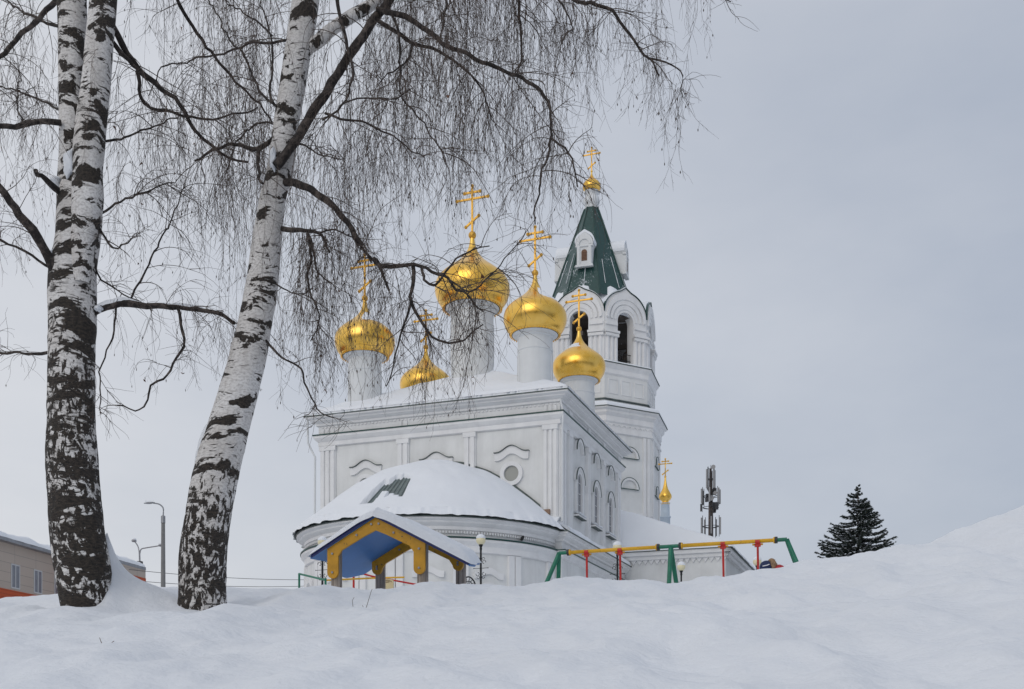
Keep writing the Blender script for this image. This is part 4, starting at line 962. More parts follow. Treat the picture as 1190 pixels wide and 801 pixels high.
b = MB(); b.tube([(X-.35, Y, z(545)), (X+.25, Y, z(544.5))], .03, 5); b.tube([(X, Y, z(548)), (X, Y, z(540.5))], .025, 5); b.tube([(X-.3, Y, z(546.5)), (X-.3, Y, z(542.5))], .05, 5); b.build('top_arm', 'dark', e)

# ------------------------------------------------------------------ spruce
def batch_tubes(Pn, Rn, sides):
    N_, K, _ = Pn.shape; t = np.gradient(Pn, axis=1); t /= np.linalg.norm(t, axis=2, keepdims=True)+1e-12
    ref = np.array([.31, .95, .05]); a = np.cross(t, ref); a /= np.linalg.norm(a, axis=2, keepdims=True)+1e-9; b_ = np.cross(t, a)
    ang = np.arange(sides)*2*pi/sides
    v = Pn[:, :, None]+Rn[:, :, None, None]*(np.cos(ang)[None, None, :, None]*a[:, :, None]+np.sin(ang)[None, None, :, None]*b_[:, :, None])
    i = np.arange(N_)[:, None, None]*K*sides+np.arange(K-1)[None, :, None]*sides; j = np.arange(sides)[None, None, :]; j2 = (j+1) % sides
    f = np.stack([i+j, i+j2, i+sides+j2, i+sides+j], -1).reshape(-1, 4)
    return v.reshape(-1, 3), f
def mesh_np(name, vs, fs, m, parent, org):
    n0 = 0; V_ = []; F_ = []
    for v, f in zip(vs, fs): V_.append(v-np.array(org)); F_.append(f+n0); n0 += len(v)
    V_ = np.concatenate(V_); F_ = np.concatenate(F_)
    me = bpy.data.meshes.new(name); k_ = F_.shape[1]
    me.vertices.add(len(V_)); me.vertices.foreach_set('co', V_.ravel()); me.loops.add(F_.size); me.loops.foreach_set('vertex_index', F_.ravel().astype(np.int32))
    me.polygons.add(len(F_)); me.polygons.foreach_set('loop_start', np.arange(0, F_.size, k_, dtype=np.int32)); me.polygons.foreach_set('loop_total', np.full(len(F_), k_, dtype=np.int32))
    me.update(); me.validate(); me.materials.append(M[m]); o = bpy.data.objects.new(name, me); C.objects.link(o); o.parent = parent; return o
Y = 60.; X = (997-HX)/F*Y; gz = 1.3; ztop = (HY-566)/F*Y; e = empty('spruce_tree', (X, Y, gz)); tag(e, 'dark spruce dusted with snow rising behind the bank on the right', 'tree')
MB().tube([(X, Y, gz), (X, Y, ztop-.3), (X+.02, Y, ztop)], [.2, .03, .01], 8).build('trunk', 'bark_dark', e)
bp, br, leaf, leafs = [], [], [], []
zc = ztop-.06; lvl = 0
while zc > gz+1:
    d = ztop-zc; Lm = .05+.74*d**.95; nb = int(5+min(6, d*2)); 
    for i in range(nb):
        a = random.uniform(0, 2*pi); Lb = Lm*random.uniform(.7, 1.04)*.95; K = 8; s_ = np.linspace(0, 1, K)
        drop = -.32*Lb*s_+.42*Lb*s_**2.3*(.9 if d > 1 else 1.4)
        pts = np.stack([X+np.cos(a)*Lb*s_, Y+np.sin(a)*Lb*s_, zc+drop+random.uniform(-.16, .16)], 1)
        bp.append(pts); br.append(np.linspace(.018, .006, K))
        ntw = int(26+Lb*60)
        for j in range(ntw):
            t = random.uniform(.08, 1); q = np.array([np.interp(t, s_, pts[:, c]) for c in range(3)]); da = a+random.choice((-1, 1))*random.uniform(.3, 1.1)
            l_ = random.uniform(.10, .30)*(1.15-t*.5)*min(1, .35+d*.6); dv = np.array([cos(da), sin(da), random.uniform(-.45, .25)])*l_
            for h_ in range(3):
                wv = np.array([random.uniform(-1, 1), random.uniform(-1, 1), random.uniform(-1, 1)])*.032; leaf.append([q-wv*.6, q+wv, q+dv*random.uniform(.7, 1.1), q+dv*.5-wv*1.2])
            if random.random() < .45: u2 = np.array([-dv[1], dv[0], 0])*.22; leafs.append([q+(0, 0, .045), q+dv*.5+u2+(0, 0, .05), q+dv+(0, 0, .04), q+dv*.5-u2+(0, 0, .05)])
    zc -= random.uniform(.13, .26)*(1+.02*lvl); lvl += 1
v, f = batch_tubes(np.array(bp), np.array(br), 4); mesh_np('branches', [v], [f], 'bark_dark', e, (X, Y, gz))
lf = np.array(leaf).reshape(-1, 3); mesh_np('needles', [lf], [np.arange(len(lf)).reshape(-1, 4)], 'needle', e, (X, Y, gz))
lf = np.array(leafs).reshape(-1, 3); mesh_np('snow_dusting', [lf], [np.arange(len(lf)).reshape(-1, 4)], 'snow', e, (X, Y, gz))

# ------------------------------------------------------------------ birches
def trunk_mesh(mb, rows, Y, uvoff, zref, taper_y=0., sides=44, step=.03):
    """rows of (py, px left, px right) -> tube with UVs in metres and bark relief"""
    pts = []
    for py, l, r in rows: q = P((l+r)/2, py, Y+taper_y*(HY-py)/F*Y); pts.append((*q, (r-l)/2/F*Y))
    s_ = smooth_path(pts, step); v = []; uv = []; K = len(s_); ln = 0
    for i in range(K):
        x, y, z, r = s_[i]
        if i: ln += np.linalg.norm(s_[i][:3]-s_[i-1][:3])
        hz_ = sstep(2.9-z+zref, 0, 1.6)
        for j in range(sides+1):
            a = 2*pi*j/sides+.8; rr = r*(1+.035*fbm(cos(a)*1.3+z, sin(a)*1.3, z*1.4, 2)+(.030+.02*hz_)*hz_*fbm(cos(a)*6, sin(a)*6, z*5, 3)+.008*fbm(cos(a)*4, sin(a)*4, z*9, 2))
            v.append((x+rr*cos(a), y+rr*sin(a), z)); uv.append((uvoff+j/sides*2*pi*.19, z-zref+1.0))
    k_ = sides+1; f = [(i*k_+j, i*k_+j+1, (i+1)*k_+j+1, (i+1)*k_+j) for i in range(K-1) for j in range(sides)]
    mb.raw(v, f); mb.uv = (mb.uv or [])+[np.array(uv)]
M['bark1'] = bark_mat('birch_bark_old', 2.2, 5.0, .538, .575); M['bark2'] = bark_mat('birch_bark_young', 1.6, 3.1, .572, .60)
Y1, Y2 = 8.6, 8.85
T1 = empty('birch_tree', (P(98, 0, Y1)[0], Y1, .9)); tag(T1, 'old birch with two stems and rough black bark at its foot, at the left', 'tree')
T2 = empty('birch_tree', (P(238, 0, Y2)[0], Y2, .9)); tag(T2, 'slender birch leaning right with long hanging twigs in front of the church', 'tree')
b = MB()
trunk_mesh(b, [(760, 84, 134), (703, 73, 128), (690, 70, 127), (660, 64.5, 127.5), (620, 60, 121), (570, 57, 115), (530, 55, 112), (500, 56, 110), (450, 57, 109), (400, 57, 109), (380, 58, 111), (340, 57, 110.5), (310, 59, 110.5), (280, 65, 114.5), (255, 66.5, 117), (230, 68, 117), (210, 74, 115), (190, 82, 111), (172, 90, 104)], Y1, 0, .9)
trunk_mesh(b, [(330, 72, 94), (280, 71, 98), (240, 66.5, 97), (215, 66.5, 93), (180, 69, 95), (140, 69, 97), (100, 68.5, 97.5), (50, 68, 99.5), (0, 67, 100), (-60, 64, 96), (-200, 52, 78), (-420, 30, 46), (-700, 20, 28)], Y1+.02, 3, .9, .02)
trunk_mesh(b, [(330, 82, 104), (280, 82, 110), (255, 83, 116), (230, 83.5, 119.5), (200, 85, 118.5), (170, 86, 121), (140, 89, 123), (100, 95, 127), (50, 100, 131), (0, 105, 135), (-60, 110, 138), (-200, 122, 146), (-420, 140, 157), (-700, 150, 158)], Y1-.02, 7, .9, -.02)
o = b.build('trunk', 'bark1', T1, None, True)
b = MB()
trunk_mesh(b, [(760, 206, 262), (705, 208, 262), (690, 209, 262), (650, 208.5, 263), (600, 216, 268), (570, 221, 273), (540, 228, 279), (520, 233, 284), (500, 240, 289), (480, 247, 294), (450, 256, 301), (420, 265, 308), (400, 270, 312), (380, 276, 315), (330, 286, 323), (280, 293, 327), (230, 302, 332.5), (200, 310, 341), (150, 317, 346), (100, 325, 355), (50, 332.5, 363), (0, 340, 371), (-60, 348, 376), (-200, 366, 390), (-420, 390, 408), (-700, 410, 418)], Y2, 12, .9, 0)
o = b.build('trunk', 'bark2', T2, None, True)

# limbs: (tree, width0, width1, depth at start, depth at end, [pixels])
LIMBS = [
 (1, 7, 4, 8.7, 9.4, [(72,-8),(55,12),(32,35),(15,53),(0,66),(-30,90)]),
 (1, 7, 5, 8.6, 8.2, [(70,142),(50,141),(35,142),(18,148),(0,150),(-30,160)]),
 (1, 8, 5, 8.5, 8.2, [(70,224),(58,214),(48,205),(40,198)]),
 (1, 12, 7, 8.5, 8.0, [(64,318),(56,300),(45,278),(30,257),(12,233),(-4,214),(-30,170)]),
 (1, 3.5, 2, 8.6, 8.3, [(60,312),(45,303),(28,292),(0,277),(-20,268)]),
 (1, 4, 2, 8.6, 9.0, [(60,409),(38,412),(20,410),(0,409),(-30,404)]),
 (1, 8, 2.5, 8.5, 9.3, [(128,26),(137,42),(148,62),(160,80),(180,97),(197,110),(212,122),(219,138),(225,152),(245,170),(262,184),(287,186)]),
 (1, 6, 4, 8.5, 8.7, [(129,48),(140,60),(150,72),(162,82)]),
 (1, 4.5, 1.5, 8.8, 9.4, [(160,82),(162,97),(163,112),(175,126),(200,130),(222,137),(250,138),(280,132),(300,128)]),
 (1, 9, 4, 8.6, 8.9, [(108,364),(116,359),(130,355),(150,354),(180,356),(207,357),(235,360),(255,365),(266,372),(275,376)]),
 (1, 4, 1.5, 8.7, 8.4, [(207,358),(210,372),(212,385),(213,402),(201,422),(189,441),(175,450),(173,466),(163,477),(150,475),(136,474)]),
 (1, 2.6, 1.2, 8.7, 8.5, [(135,358),(133,376),(130,393),(121,416),(115,432),(116,466),(118,480)]),
 (1, 3, 1.2, 8.7, 9.2, [(150,353),(160,331),(175,302),(195,265),(206,238),(214,215)]),
 (1, 3, 1.2, 8.6, 8.9, [(118,248),(128,242),(140,233),(160,226),(180,218),(205,212)]),
 (1, 3, 1.5, 8.6, 8.4, [(114,263),(122,276),(127,287),(138,289),(145,285),(155,277)]),
 (1, 2.4, 1, 8.6, 8.9, [(111,308),(118,325),(130,334),(145,341),(160,350),(175,362)]),
 (1, 3, 1.5, 8.7, 9.3, [(118,165),(140,161),(160,153),(185,143),(205,138)]),
 (1, 4, 1.5, 8.8, 9.6, [(69,30),(52,26),(40,20),(20,10),(0,-6)]),
 (1, 3, 1.2, 8.8, 9.6, [(69,128),(45,115),(25,108),(0,101),(-20,98)]),
 (1, 2.5, 1, 8.7, 9.3, [(26,140),(20,125),(19,108),(24,92)]),
 (1, 9, 3, 8.8, 10.2, [(110,-120),(150,-150),(200,-150),(250,-110),(290,-50),(310,-20)]),
 (1, 9, 3, 8.8, 10.6, [(66,-100),(40,-140),(0,-140),(-50,-100),(-90,-40)]),
 (1, 6, 2, 8.7, 10.0, [(118,-60),(150,-80),(180,-60),(205,-10),(210,6),(228,40),(251,67),(275,96),(300,123),(317,143)]),
 (2, 14, 12, 8.85, 8.7, [(352,62),(368,48),(390,31),(415,15),(438,2),(460,-14),(500,-50),(560,-90),(640,-110)]),
 (2, 11, 8, 8.7, 8.6, [(321,194),(332,180),(344,163),(365,130),(378,110),(390,90),(407,62),(427,35),(441,14),(456,-6),(470,-40),(500,-120),(560,-180),(620,-200)]),
 (2, 6.5, 1.6, 8.6, 8.0, [(438,10),(449,14),(470,19),(490,32),(520,54),(540,62),(560,72),(599,88),(624,101),(641,130),(639,160),(630,197),(624,227),(622,262)]),
 (2, 5, 1.4, 8.6, 8.9, [(436,22),(446,29),(460,37),(480,50),(500,56),(520,65),(540,80),(552,95),(560,112),(570,140)]),
 (2, 3, 1.4, 8.0, 7.9, [(639,160),(650,168),(662,177),(668,195),(670,220)]),
 (2, 3.2, 1.2, 8.6, 8.3, [(452,8),(458,22),(464,37),(465,55),(465,72),(465,107),(480,127),(505,162),(520,190)]),
 (2, 3, 1.2, 8.6, 8.4, [(479,52),(478,60),(473,69),(465,78),(452,88),(442,98)]),
 (2, 4.5, 2, 8.7, 8.5, [(391,-10),(395,15),(401,40),(406,62),(410,85),(406,107),(398,122),(388,132),(375,140)]),
 (2, 2, 1, 8.5, 8.2, [(400,120),(415,115),(440,114),(465,112),(480,100)]),
 (2, 3, 1.2, 8.5, 8.2, [(378,133),(395,138),(420,142),(445,155),(470,168),(495,185)]),
 (2, 9, 1.8, 8.75, 7.9, [(331,212),(340,213),(352,217),(370,226),(390,243),(410,268),(424,289),(439,305),(461,310),(481,308),(495,313),(515,320),(530,336),(549,348),(560,360)]),
 (2, 5, 2.5, 8.3, 8.2, [(436,302),(444,316),(453,335)]),
 (2, 5, 1.3, 8.2, 8.0, [(480,309),(480,325),(479,338),(478,352),(488,375),(500,392),(520,398),(545,390),(560,378)]),
 (2, 3, 1.2, 8.1, 8.2, [(479,345),(470,375),(462,400),(455,425),(450,450)]),
 (2, 3.5, 1.2, 8.1, 7.9, [(489,312),(492,322),(494,328),(503,331),(511,326),(525,308),(538,296),(552,290),(570,283)]),
 (2, 2, 1, 8.0, 7.8, [(515,320),(530,331),(545,338),(558,331),(569,321),(586,301),(600,283),(612,270)]),
 (2, 6, 2.5, 8.8, 8.5, [(328,266),(340,267),(355,268),(371,273),(382,290)]),
 (2, 3.5, 1.2, 8.6, 8.4, [(358,272),(364,290),(367,312),(380,331)]),
 (2, 3.5, 1.2, 8.6, 8.2, [(358,272),(362,300),(358,325),(365,350),(372,372),(360,400)]),
 (2, 2.2, 1.2, 8.6, 8.3, [(371,271),(386,267),(405,273),(422,292),(431,303)]),
 (2, 6, 2.2, 8.8, 9.2, [(320,158),(312,166),(303,172),(292,174),(280,170),(267,165),(255,170),(240,180),(225,186)]),
 (2, 5, 3, 8.8, 8.6, [(302,172),(299,180),(298,195),(300,206),(304,213)]),
 (2, 3.5, 1.4, 8.8, 9.6, [(322,124),(305,110),(296,94),(290,78),(280,62),(267,45),(252,18),(242,-5)]),
 (2, 3, 1.4, 8.8, 9.3, [(318,120),(312,110),(316,92),(317,75),(315,42),(308,20),(302,-5)]),
 (2, 3, 1.2, 8.8, 9.8, [(335,46),(312,49),(290,51),(275,58),(250,64),(230,68),(195,77),(180,90),(172,110)]),
 (2, 2.5, 1.2, 8.8, 9.4, [(316,42),(300,26),(280,12),(257,-3)]),
 (2, 2.5, 1.2, 8.8, 9.5, [(317,145),(305,142),(290,150),(275,165),(268,185),(262,205)]),
 (2, 3, 1.4, 8.8, 8.4, [(309,396),(318,406),(328,415),(349,429),(359,457),(370,473),(386,485)]),
 (2, 2.5, 1, 8.8, 8.4, [(338,166),(350,168),(362,174),(375,182),(400,184)]),
 (2, 2, 1, 8.8, 8.5, [(320,330),(335,338),(350,340),(365,337)]),
 (2, 8, 2, 8.6, 8.6, [(500,-50),(560,-55),(620,-30),(670,-1),(702,6),(722,26),(738,49),(753,69),(764,88)]),
 (2, 2.4, 1, 8.6, 8.5, [(753,68),(766,69),(780,74),(790,82),(793,92),(797,110)]),
 (2, 4, 1.3, 8.6, 8.3, [(620,-30),(650,0),(658,14),(663,26),(665,42)]),
 (2, 4, 1.2, 8.6, 8.8, [(640,-110),(720,-100),(780,-60),(820,-20),(850,0)]),
 (2, 6, 1.5, 8.6, 9.4, [(560,-90),(590,-60),(603,-20),(604,20),(607,60),(600,95)]),
 (2, 4, 1.5, 8.7, 8.2, [(500,-50),(515,-20),(518,10),(512,45),(520,70)]),
 (2, 9, 3, 8.85, 7.6, [(360,-60),(400,-130),(460,-170),(520,-150),(580,-90),(620,-60)]),
 (2, 9, 3, 8.85, 10.6, [(365,-110),(400,-180),(470,-230),(560,-230),(650,-180),(720,-120),(780,-70)]),
 (2, 8, 2, 8.85, 10.8, [(352,-20),(380,-60),(430,-75),(480,-45),(520,-15)]),
 (2, 8, 3, 8.85, 10.4, [(345,-70),(310,-130),(260,-150),(200,-110),(160,-60)]),
 (2, 6, 3, 8.85, 7.6, [(348,-90),(320,-120),(290,-100),(270,-60)]),
]
def mkpath(l, step=.05):
    tr, w0, w1, ya, yb, px = l; k_ = len(px); pts = []
    d = np.r_[0, np.cumsum([math.dist(px[i], px[i+1]) for i in range(k_-1)])]; d /= d[-1]
    for (x, y), t in zip(px, d): Yd = ya+(yb-ya)*t; pts.append((*P(x, y, Yd), (w0+(w1-w0)*t)/2/F*Yd))
    return smooth_path(pts, step)
limb_paths = []
for li, l in enumerate(LIMBS):
    s_ = mkpath(l); s_[:, 3] = s_[:, 3].clip(.002)
    n_ = len(s_); 
    jit = np.array([[fbm(i*.42, li*3.1+c*17, 0, 3) for c in range(3)] for i in range(n_)]); amp = np.minimum(.032, np.linspace(.3, 1, n_)*.032)
    s_[:, :3] += jit*amp[:, None]*np.array([1, 1, 1])
    rr = s_[:, 3]*np.array([1+.16*fbm(i*.9, li, 5, 2) for i in range(n_)])
    limb_paths.append((l[0], s_, li))
    e = T1 if l[0] == 1 else T2
    b = MB(); b.tube(s_[:, :3], rr, 9 if l[1] > 4 else 6)
    if li == 23: b.uv = [np.stack([np.tile(np.arange(9)/9*.35, n_), np.repeat(np.arange(n_)*.05+4.5, 9)], 1)]; b.build('branch', 'bark2', e, None, True)
    else: b.build('branch', 'limb', e, None, True)

def pxof(Pt): return HX+Pt[..., 0]/Pt[..., 1]*F, HY-Pt[..., 2]/Pt[..., 1]*F
def grow(start, dirs, length, K, grav, wob, rad0, rad1):
    """Vectorised twigs: start (N,3), unit dirs (N,3), length (N,), gravity pull, wobble."""
    N_ = len(start); Pn = np.zeros((N_, K, 3)); Pn[:, 0] = start; d = dirs.copy(); stp = (length/(K-1))[:, None]
    drift = rng.normal(0, 1, (N_, 3))*wob
    for k_ in range(1, K):
        drift = .6*drift+rng.normal(0, 1, (N_, 3))*wob
        d = d+drift*np.array([1, 1, .5]); d[:, 2] -= grav*(stp[:, 0]*10); d /= np.linalg.norm(d, axis=1)[:, None]
        Pn[:, k_] = Pn[:, k_-1]+d*stp
    return Pn, np.linspace(rad0, rad1, K)[None, :]*np.ones((N_, 1))
def sample(paths, n_, tmin=.12, tmax=1, wt=None):
    """Random points on a set of polylines (equal-K array) with tangents."""
    N_, K, _ = paths.shape; i = rng.integers(0, N_, n_) if wt is None else rng.choice(N_, n_, p=wt/wt.sum())
    t = rng.uniform(tmin, tmax, n_)*(K-1); k_ = np.minimum(t.astype(int), K-2); fr = (t-k_)[:, None]
    a, b_ = paths[i, k_], paths[i, k_+1]; tg = b_-a; tg /= np.linalg.norm(tg, axis=1)[:, None]+1e-9
    return a+(b_-a)*fr, tg
# lowest reach of hanging twigs, by position across the crown
ENVX = [-60, 0, 60, 110, 140, 180, 220, 250, 290, 330, 360, 390, 415, 450, 480, 520, 560, 600, 640, 665, 685, 705, 730, 750, 775, 795, 803, 820, 850, 870]
ENVY = [220, 240, 250, 330, 330, 270, 340, 400, 470, 470, 470, 430, 350, 300, 290, 290, 280, 270, 290, 250, 150, 130, 130, 160, 190, 175, 90, 60, 30, 10]
def unit(v): return v/(np.linalg.norm(v, axis=1)[:, None]+1e-9)
def crown(tree, org, e, specs):
    """specs: (limb index, secondaries, strands, leader len range, strand max px, gravity)"""
    secV, secF, stV, stF, sdV, sdF, lfV = [], [], [], [], [], [], []
    for li, nsec, nst, (l0, l1), mx, env in specs:
        pth = limb_paths[li][1][:, :3]; pth = pth[None]
        sets = [pth]
        if nsec:
            s0, tg = sample(pth, nsec, .15, 1); rnd = rng.normal(0, 1, (nsec, 3)); rnd[:, 2] = rnd[:, 2]*.6+.25
            d = unit(tg*.55+unit(rnd)*.85); ln = rng.uniform(l0, l1, nsec)
            sp, sr = grow(s0, d, ln*.85, 14, .22, .07, .0038, .0015); sr *= rng.uniform(.7, 1.25, (nsec, 1))
            v, f = batch_tubes(sp, sr, 4); secV.append(v); secF.append(f)
            tw0, ttg = sample(sp, int(nsec*5), .2, 1)
            rnd = rng.normal(0, 1, tw0.shape); d = unit(ttg*.8+unit(rnd)*.7)
            tp, tr = grow(tw0, d, rng.uniform(.08, .38, len(tw0)), 7, .22, .16, .0018, .0009); v, f = batch_tubes(tp, tr, 3); sdV.append(v); sdF.append(f)
            pool = sp
        else: pool = pth
        if nst:
            nst = int(nst*(.30 if li in (20, 21, 22, 43, 45, 46, 47, 48, 49, 62, 63) else (.6 if li < 23 else .50))); n1 = int(nst*.27)+1; s0, tg = sample(pool, n1, .25, 1)
            if nsec: s2, t2 = sample(pth, int(nst*.09)+1, .2, 1); s0 = np.vstack([s0, s2]); tg = np.vstack([tg, t2])
            rep = rng.integers(1, 5, len(s0)); s0 = np.repeat(s0, rep, 0)+rng.normal(0, .026, (rep.sum(), 3)); tg = np.repeat(tg, rep, 0)
            # strands hang in bunches: clumped starting points
            s0 = s0+rng.normal(0, .01, s0.shape)
            px, py = pxof(s0); lim = np.interp(px, ENVX, ENVY) if env is None else np.interp(px, env[0], env[1])
            lim = lim+rng.normal(0, 26, len(px))-np.abs(rng.normal(0, 70 if env is None else 35, len(px)))
            ln = np.minimum((lim-py), rng.uniform(.25, 1, len(px))*mx)/F*s0[:, 1]; ok = ln > .09
            s0, tg, ln = s0[ok], tg[ok], ln[ok]
            if len(ln) < 2: continue
            rnd = rng.normal(0, 1, s0.shape); rnd[:, 2] = -.3
            d = unit(tg*.5+unit(rnd)*.6+np.array([0, 0, -.35]))
            K = 18; sp, sr = grow(s0, d, ln*1.04, K, .75, .08, .0016, .0007); sr *= rng.uniform(.6, 1.35, (len(sp), 1))
            v, f = batch_tubes(sp, sr, 3); stV.append(v); stF.append(f)
            n2 = int(ln.sum()*15); s1, tg = sample(sp, n2, .12, .97, ln)
            rnd = rng.normal(0, 1, s1.shape); rnd[:, 2] *= .4; d = unit(tg*.8+unit(rnd)*.55)
            tp, tr = grow(s1, d, rng.uniform(.03, .18, n2), 5, .30, .13, .0010, .0006); v, f = batch_tubes(tp, tr, 3); sdV.append(v); sdF.append(f)
            # catkins and a few leaves left hanging
            n3 = int(ln.sum()*2.4); c0, tg = sample(tp, n3, .7, 1); cp = np.stack([c0, c0+np.array([0, 0, -.010]), c0+np.array([0, 0, -.022])], 1)
            v, f = batch_tubes(cp, np.tile([.0016, .0045, .0015], (n3, 1))*rng.uniform(.6, 1.2, (n3, 1)), 4); stV.append(v); stF.append(f)
            n4 = max(1, int(ln.sum()*.018)); c0, tg = sample(tp, n4, .7, 1)
            for c in c0: q = rng.normal(0, .011, (4, 3)); q[:, 2] -= .012; lfV.append(c+q)
    mesh_np('side_branches', secV, secF, 'twig', e, org)
    mesh_np('hanging_twigs', stV, stF, 'twig', e, org); mesh_np('fine_twigs', sdV, sdF, 'twig', e, org)
    if lfV: lf = np.array(lfV).reshape(-1, 3); mesh_np('dry_leaves', [lf], [np.arange(len(lf)).reshape(-1, 4)], 'leaf', e, org)
LOW = ([300, 380, 420, 450, 500, 560, 620, 660], [470, 480, 490, 500, 500, 470, 400, 330])
MIDL = ([100, 200, 290], [480, 480, 460])
crown(1, tuple(T1.location), T1, [
 (0, 10, 46, (.4, .9), 220, None), (1, 8, 34, (.3, .8), 200, None), (3, 8, 26, (.3, .8), 150, ([-50, 100], [330, 330])), (4, 5, 8, (.2, .5), 60, ([-50, 100], [330, 330])),
 (5, 16, 6, (.15, .45), 50, ([-50, 100], [480, 480])), (6, 16, 80, (.4, 1.0), 190, None), (7, 4, 10, (.3, .8), 150, None), (8, 12, 50, (.3, .9), 180, None),
 (9, 14, 76, (.25, .7), 120, MIDL), (10, 6, 10, (.1, .25), 60, MIDL), (11, 5, 8, (.1, .25), 60, MIDL), (12, 14, 16, (.2, .6), 90, MIDL), (13, 12, 26, (.2, .7), 130, None), (14, 6, 12, (.2, .5), 100, None),
 (15, 6, 10, (.15, .4), 60, None), (16, 8, 26, (.3, .7), 160, None), (17, 10, 30, (.4, .9), 180, None), (18, 10, 26, (.3, .8), 170, None), (19, 5, 8, (.2, .5), 80, None), (20, 18, 130, (.6, 1.4), 360, None), (21, 14, 90, (.6, 1.4), 330, None), (22, 14, 80, (.3, .9), 240, None)])
crown(2, tuple(T2.location), T2, [
 (23, 22, 150, (.4, 1.1), 330, None), (24, 24, 170, (.4, 1.1), 420, None), (25, 30, 210, (.3, .9), 200, None), (26, 18, 120, (.3, .8), 200, None), (27, 7, 26, (.15, .4), 110, ([600, 700], [330, 300])), (28, 14, 60, (.3, .7), 180, None), (29, 6, 16, (.2, .4), 100, None),
 (30, 18, 110, (.3, .9), 360, None), (31, 10, 40, (.2, .6), 160, None), (32, 12, 80, (.3, .7), 300, None), (33, 26, 190, (.2, .6), 170, LOW), (34, 4, 8, (.15, .3), 70, LOW), (35, 14, 120, (.15, .4), 130, LOW), (36, 8, 14, (.15, .4), 60, LOW), (37, 14, 8, (.2, .5), 60, LOW), (38, 16, 10, (.2, .5), 60, LOW),
 (39, 10, 70, (.2, .6), 230, LOW), (40, 6, 50, (.2, .4), 120, LOW), (41, 8, 34, (.2, .4), 160, LOW), (42, 8, 30, (.2, .5), 170, None), (43, 18, 90, (.3, .9), 230, None), (44, 4, 10, (.2, .5), 120, None), (45, 12, 40, (.3, .8), 200, None), (46, 8, 30, (.3, .7), 200, None),
 (47, 16, 80, (.4, .9), 260, None), (48, 7, 30, (.3, .7), 200, None), (49, 10, 50, (.3, .8), 240, None), (50, 6, 40, (.15, .35), 90, LOW), (51, 8, 30, (.2, .5), 170, None), (52, 5, 12, (.2, .4), 120, None), (53, 26, 170, (.2, .5), 150, None), (54, 3, 95, (.06, .12), 130, None), (55, 9, 40, (.2, .5), 150, None),
 (56, 12, 80, (.2, .5), 160, None), (57, 16, 90, (.3, .8), 220, None), (58, 12, 60, (.3, .7), 200, None), (59, 24, 170, (.5, 1.3), 360, None), (60, 26, 200, (.5, 1.3), 330, None), (61, 22, 150, (.4, 1.1), 330, None), (62, 22, 160, (.6, 1.4), 380, None), (63, 14, 90, (.5, 1.1), 360, None)])

# snow lodged in crotches and along limbs
def limb_snow(li, t0, t1, h, e, seed):
    s_ = limb_paths[li][1]; n_ = len(s_); a, b_ = int(t0*(n_-1)), int(t1*(n_-1)); s_ = s_[a:b_+1]
    K = len(s_); v = []
    for i in range(K):
        r = s_[i, 3]; ed = min(1, min(i, K-1-i)/3+.05); hh = h*ed*(.65+.9*abs(fbm(i*.35, seed, 0, 3)))
        d = s_[min(i+1, K-1), :3]-s_[max(i-1, 0), :3]; d[2] = 0; d /= np.linalg.norm(d)+1e-9; n2 = np.array([-d[1], d[0], 0])
        for c in range(9): an_ = pi*c/8; v.append(s_[i, :3]+n2*cos(an_)*r*.95*ed+np.array([0, 0, r*.35+sin(an_)*(r*.55+hh)]))
    MB().raw(v, [(i*9+c, i*9+c+1, (i+1)*9+c+1, (i+1)*9+c) for i in range(K-1) for c in range(8)]+[tuple(range(9)), tuple(range((K-1)*9, K*9))[::-1]]).build('branch_snow', 'snow', e, None, True)
limb_snow(9, .02, .42, .032, T1, 1); limb_snow(9, .45, .78, .022, T1, 2); limb_snow(9, .8, .95, .01, T1, 7); limb_snow(33, .42, .62, .012, T2, 3); limb_snow(3, .0, .12, .06, T1, 4)
def blob(c, rx, ry, rz_, e, seed):
    b = MB(); n1, n2 = 14, 20; v = []
    for i in range(n1+1):
        for j in range(n2):
            a = pi*i/n1; q = 2*pi*j/n2; w = .85+.42*fbm(sin(a)*cos(q)*1.5+seed, sin(a)*sin(q)*1.5, cos(a)*1.5, 3); v.append((c[0]+rx*w*sin(a)*cos(q), c[1]+ry*w*sin(a)*sin(q), c[2]+rz_*w*cos(a)))
    b.raw(v, [(i*n2+j, i*n2+(j+1) % n2, (i+1)*n2+(j+1) % n2, (i+1)*n2+j) for i in range(n1) for j in range(n2)]); b.build('trunk_snow', 'snow', e, None, True)
blob(P(81, 192, Y1-.14), .05, .05, .12, T1, 1); blob(P(65, 211, Y1-.03), .055, .05, .04, T1, 2); blob(P(66, 296, Y1-.08), .06, .05, .05, T1, 3); blob(P(317, 186, Y2-.13), .035, .04, .09, T2, 4)
MB().tube(smooth_path([P(251, 480, Y2-.02), P(247, 490, Y2-.03), P(240, 508, Y2-.03), P(233, 528, Y2-.03), P(229, 545, Y2-.02), P(227, 556, Y2-.02)], .03), np.interp(np.linspace(0, 1, len(smooth_path([P(251, 480, Y2-.02), P(247, 490, Y2-.03), P(240, 508, Y2-.03), P(233, 528, Y2-.03), P(229, 545, Y2-.02), P(227, 556, Y2-.02)], .03))), [0, .2, .45, .7, 1], [.006, .035, .055, .04, .005])*np.array([1+.3*fbm(i*.4, 3, 0, 2) for i in range(len(smooth_path([P(251, 480, Y2-.02), P(247, 490, Y2-.03), P(240, 508, Y2-.03), P(233, 528, Y2-.03), P(229, 545, Y2-.02), P(227, 556, Y2-.02)], .03)))]), 12).build('trunk_snow', 'snow', T2, None, True); blob(P(114, 359, Y1-.02), .035, .04, .025, T1, 6)

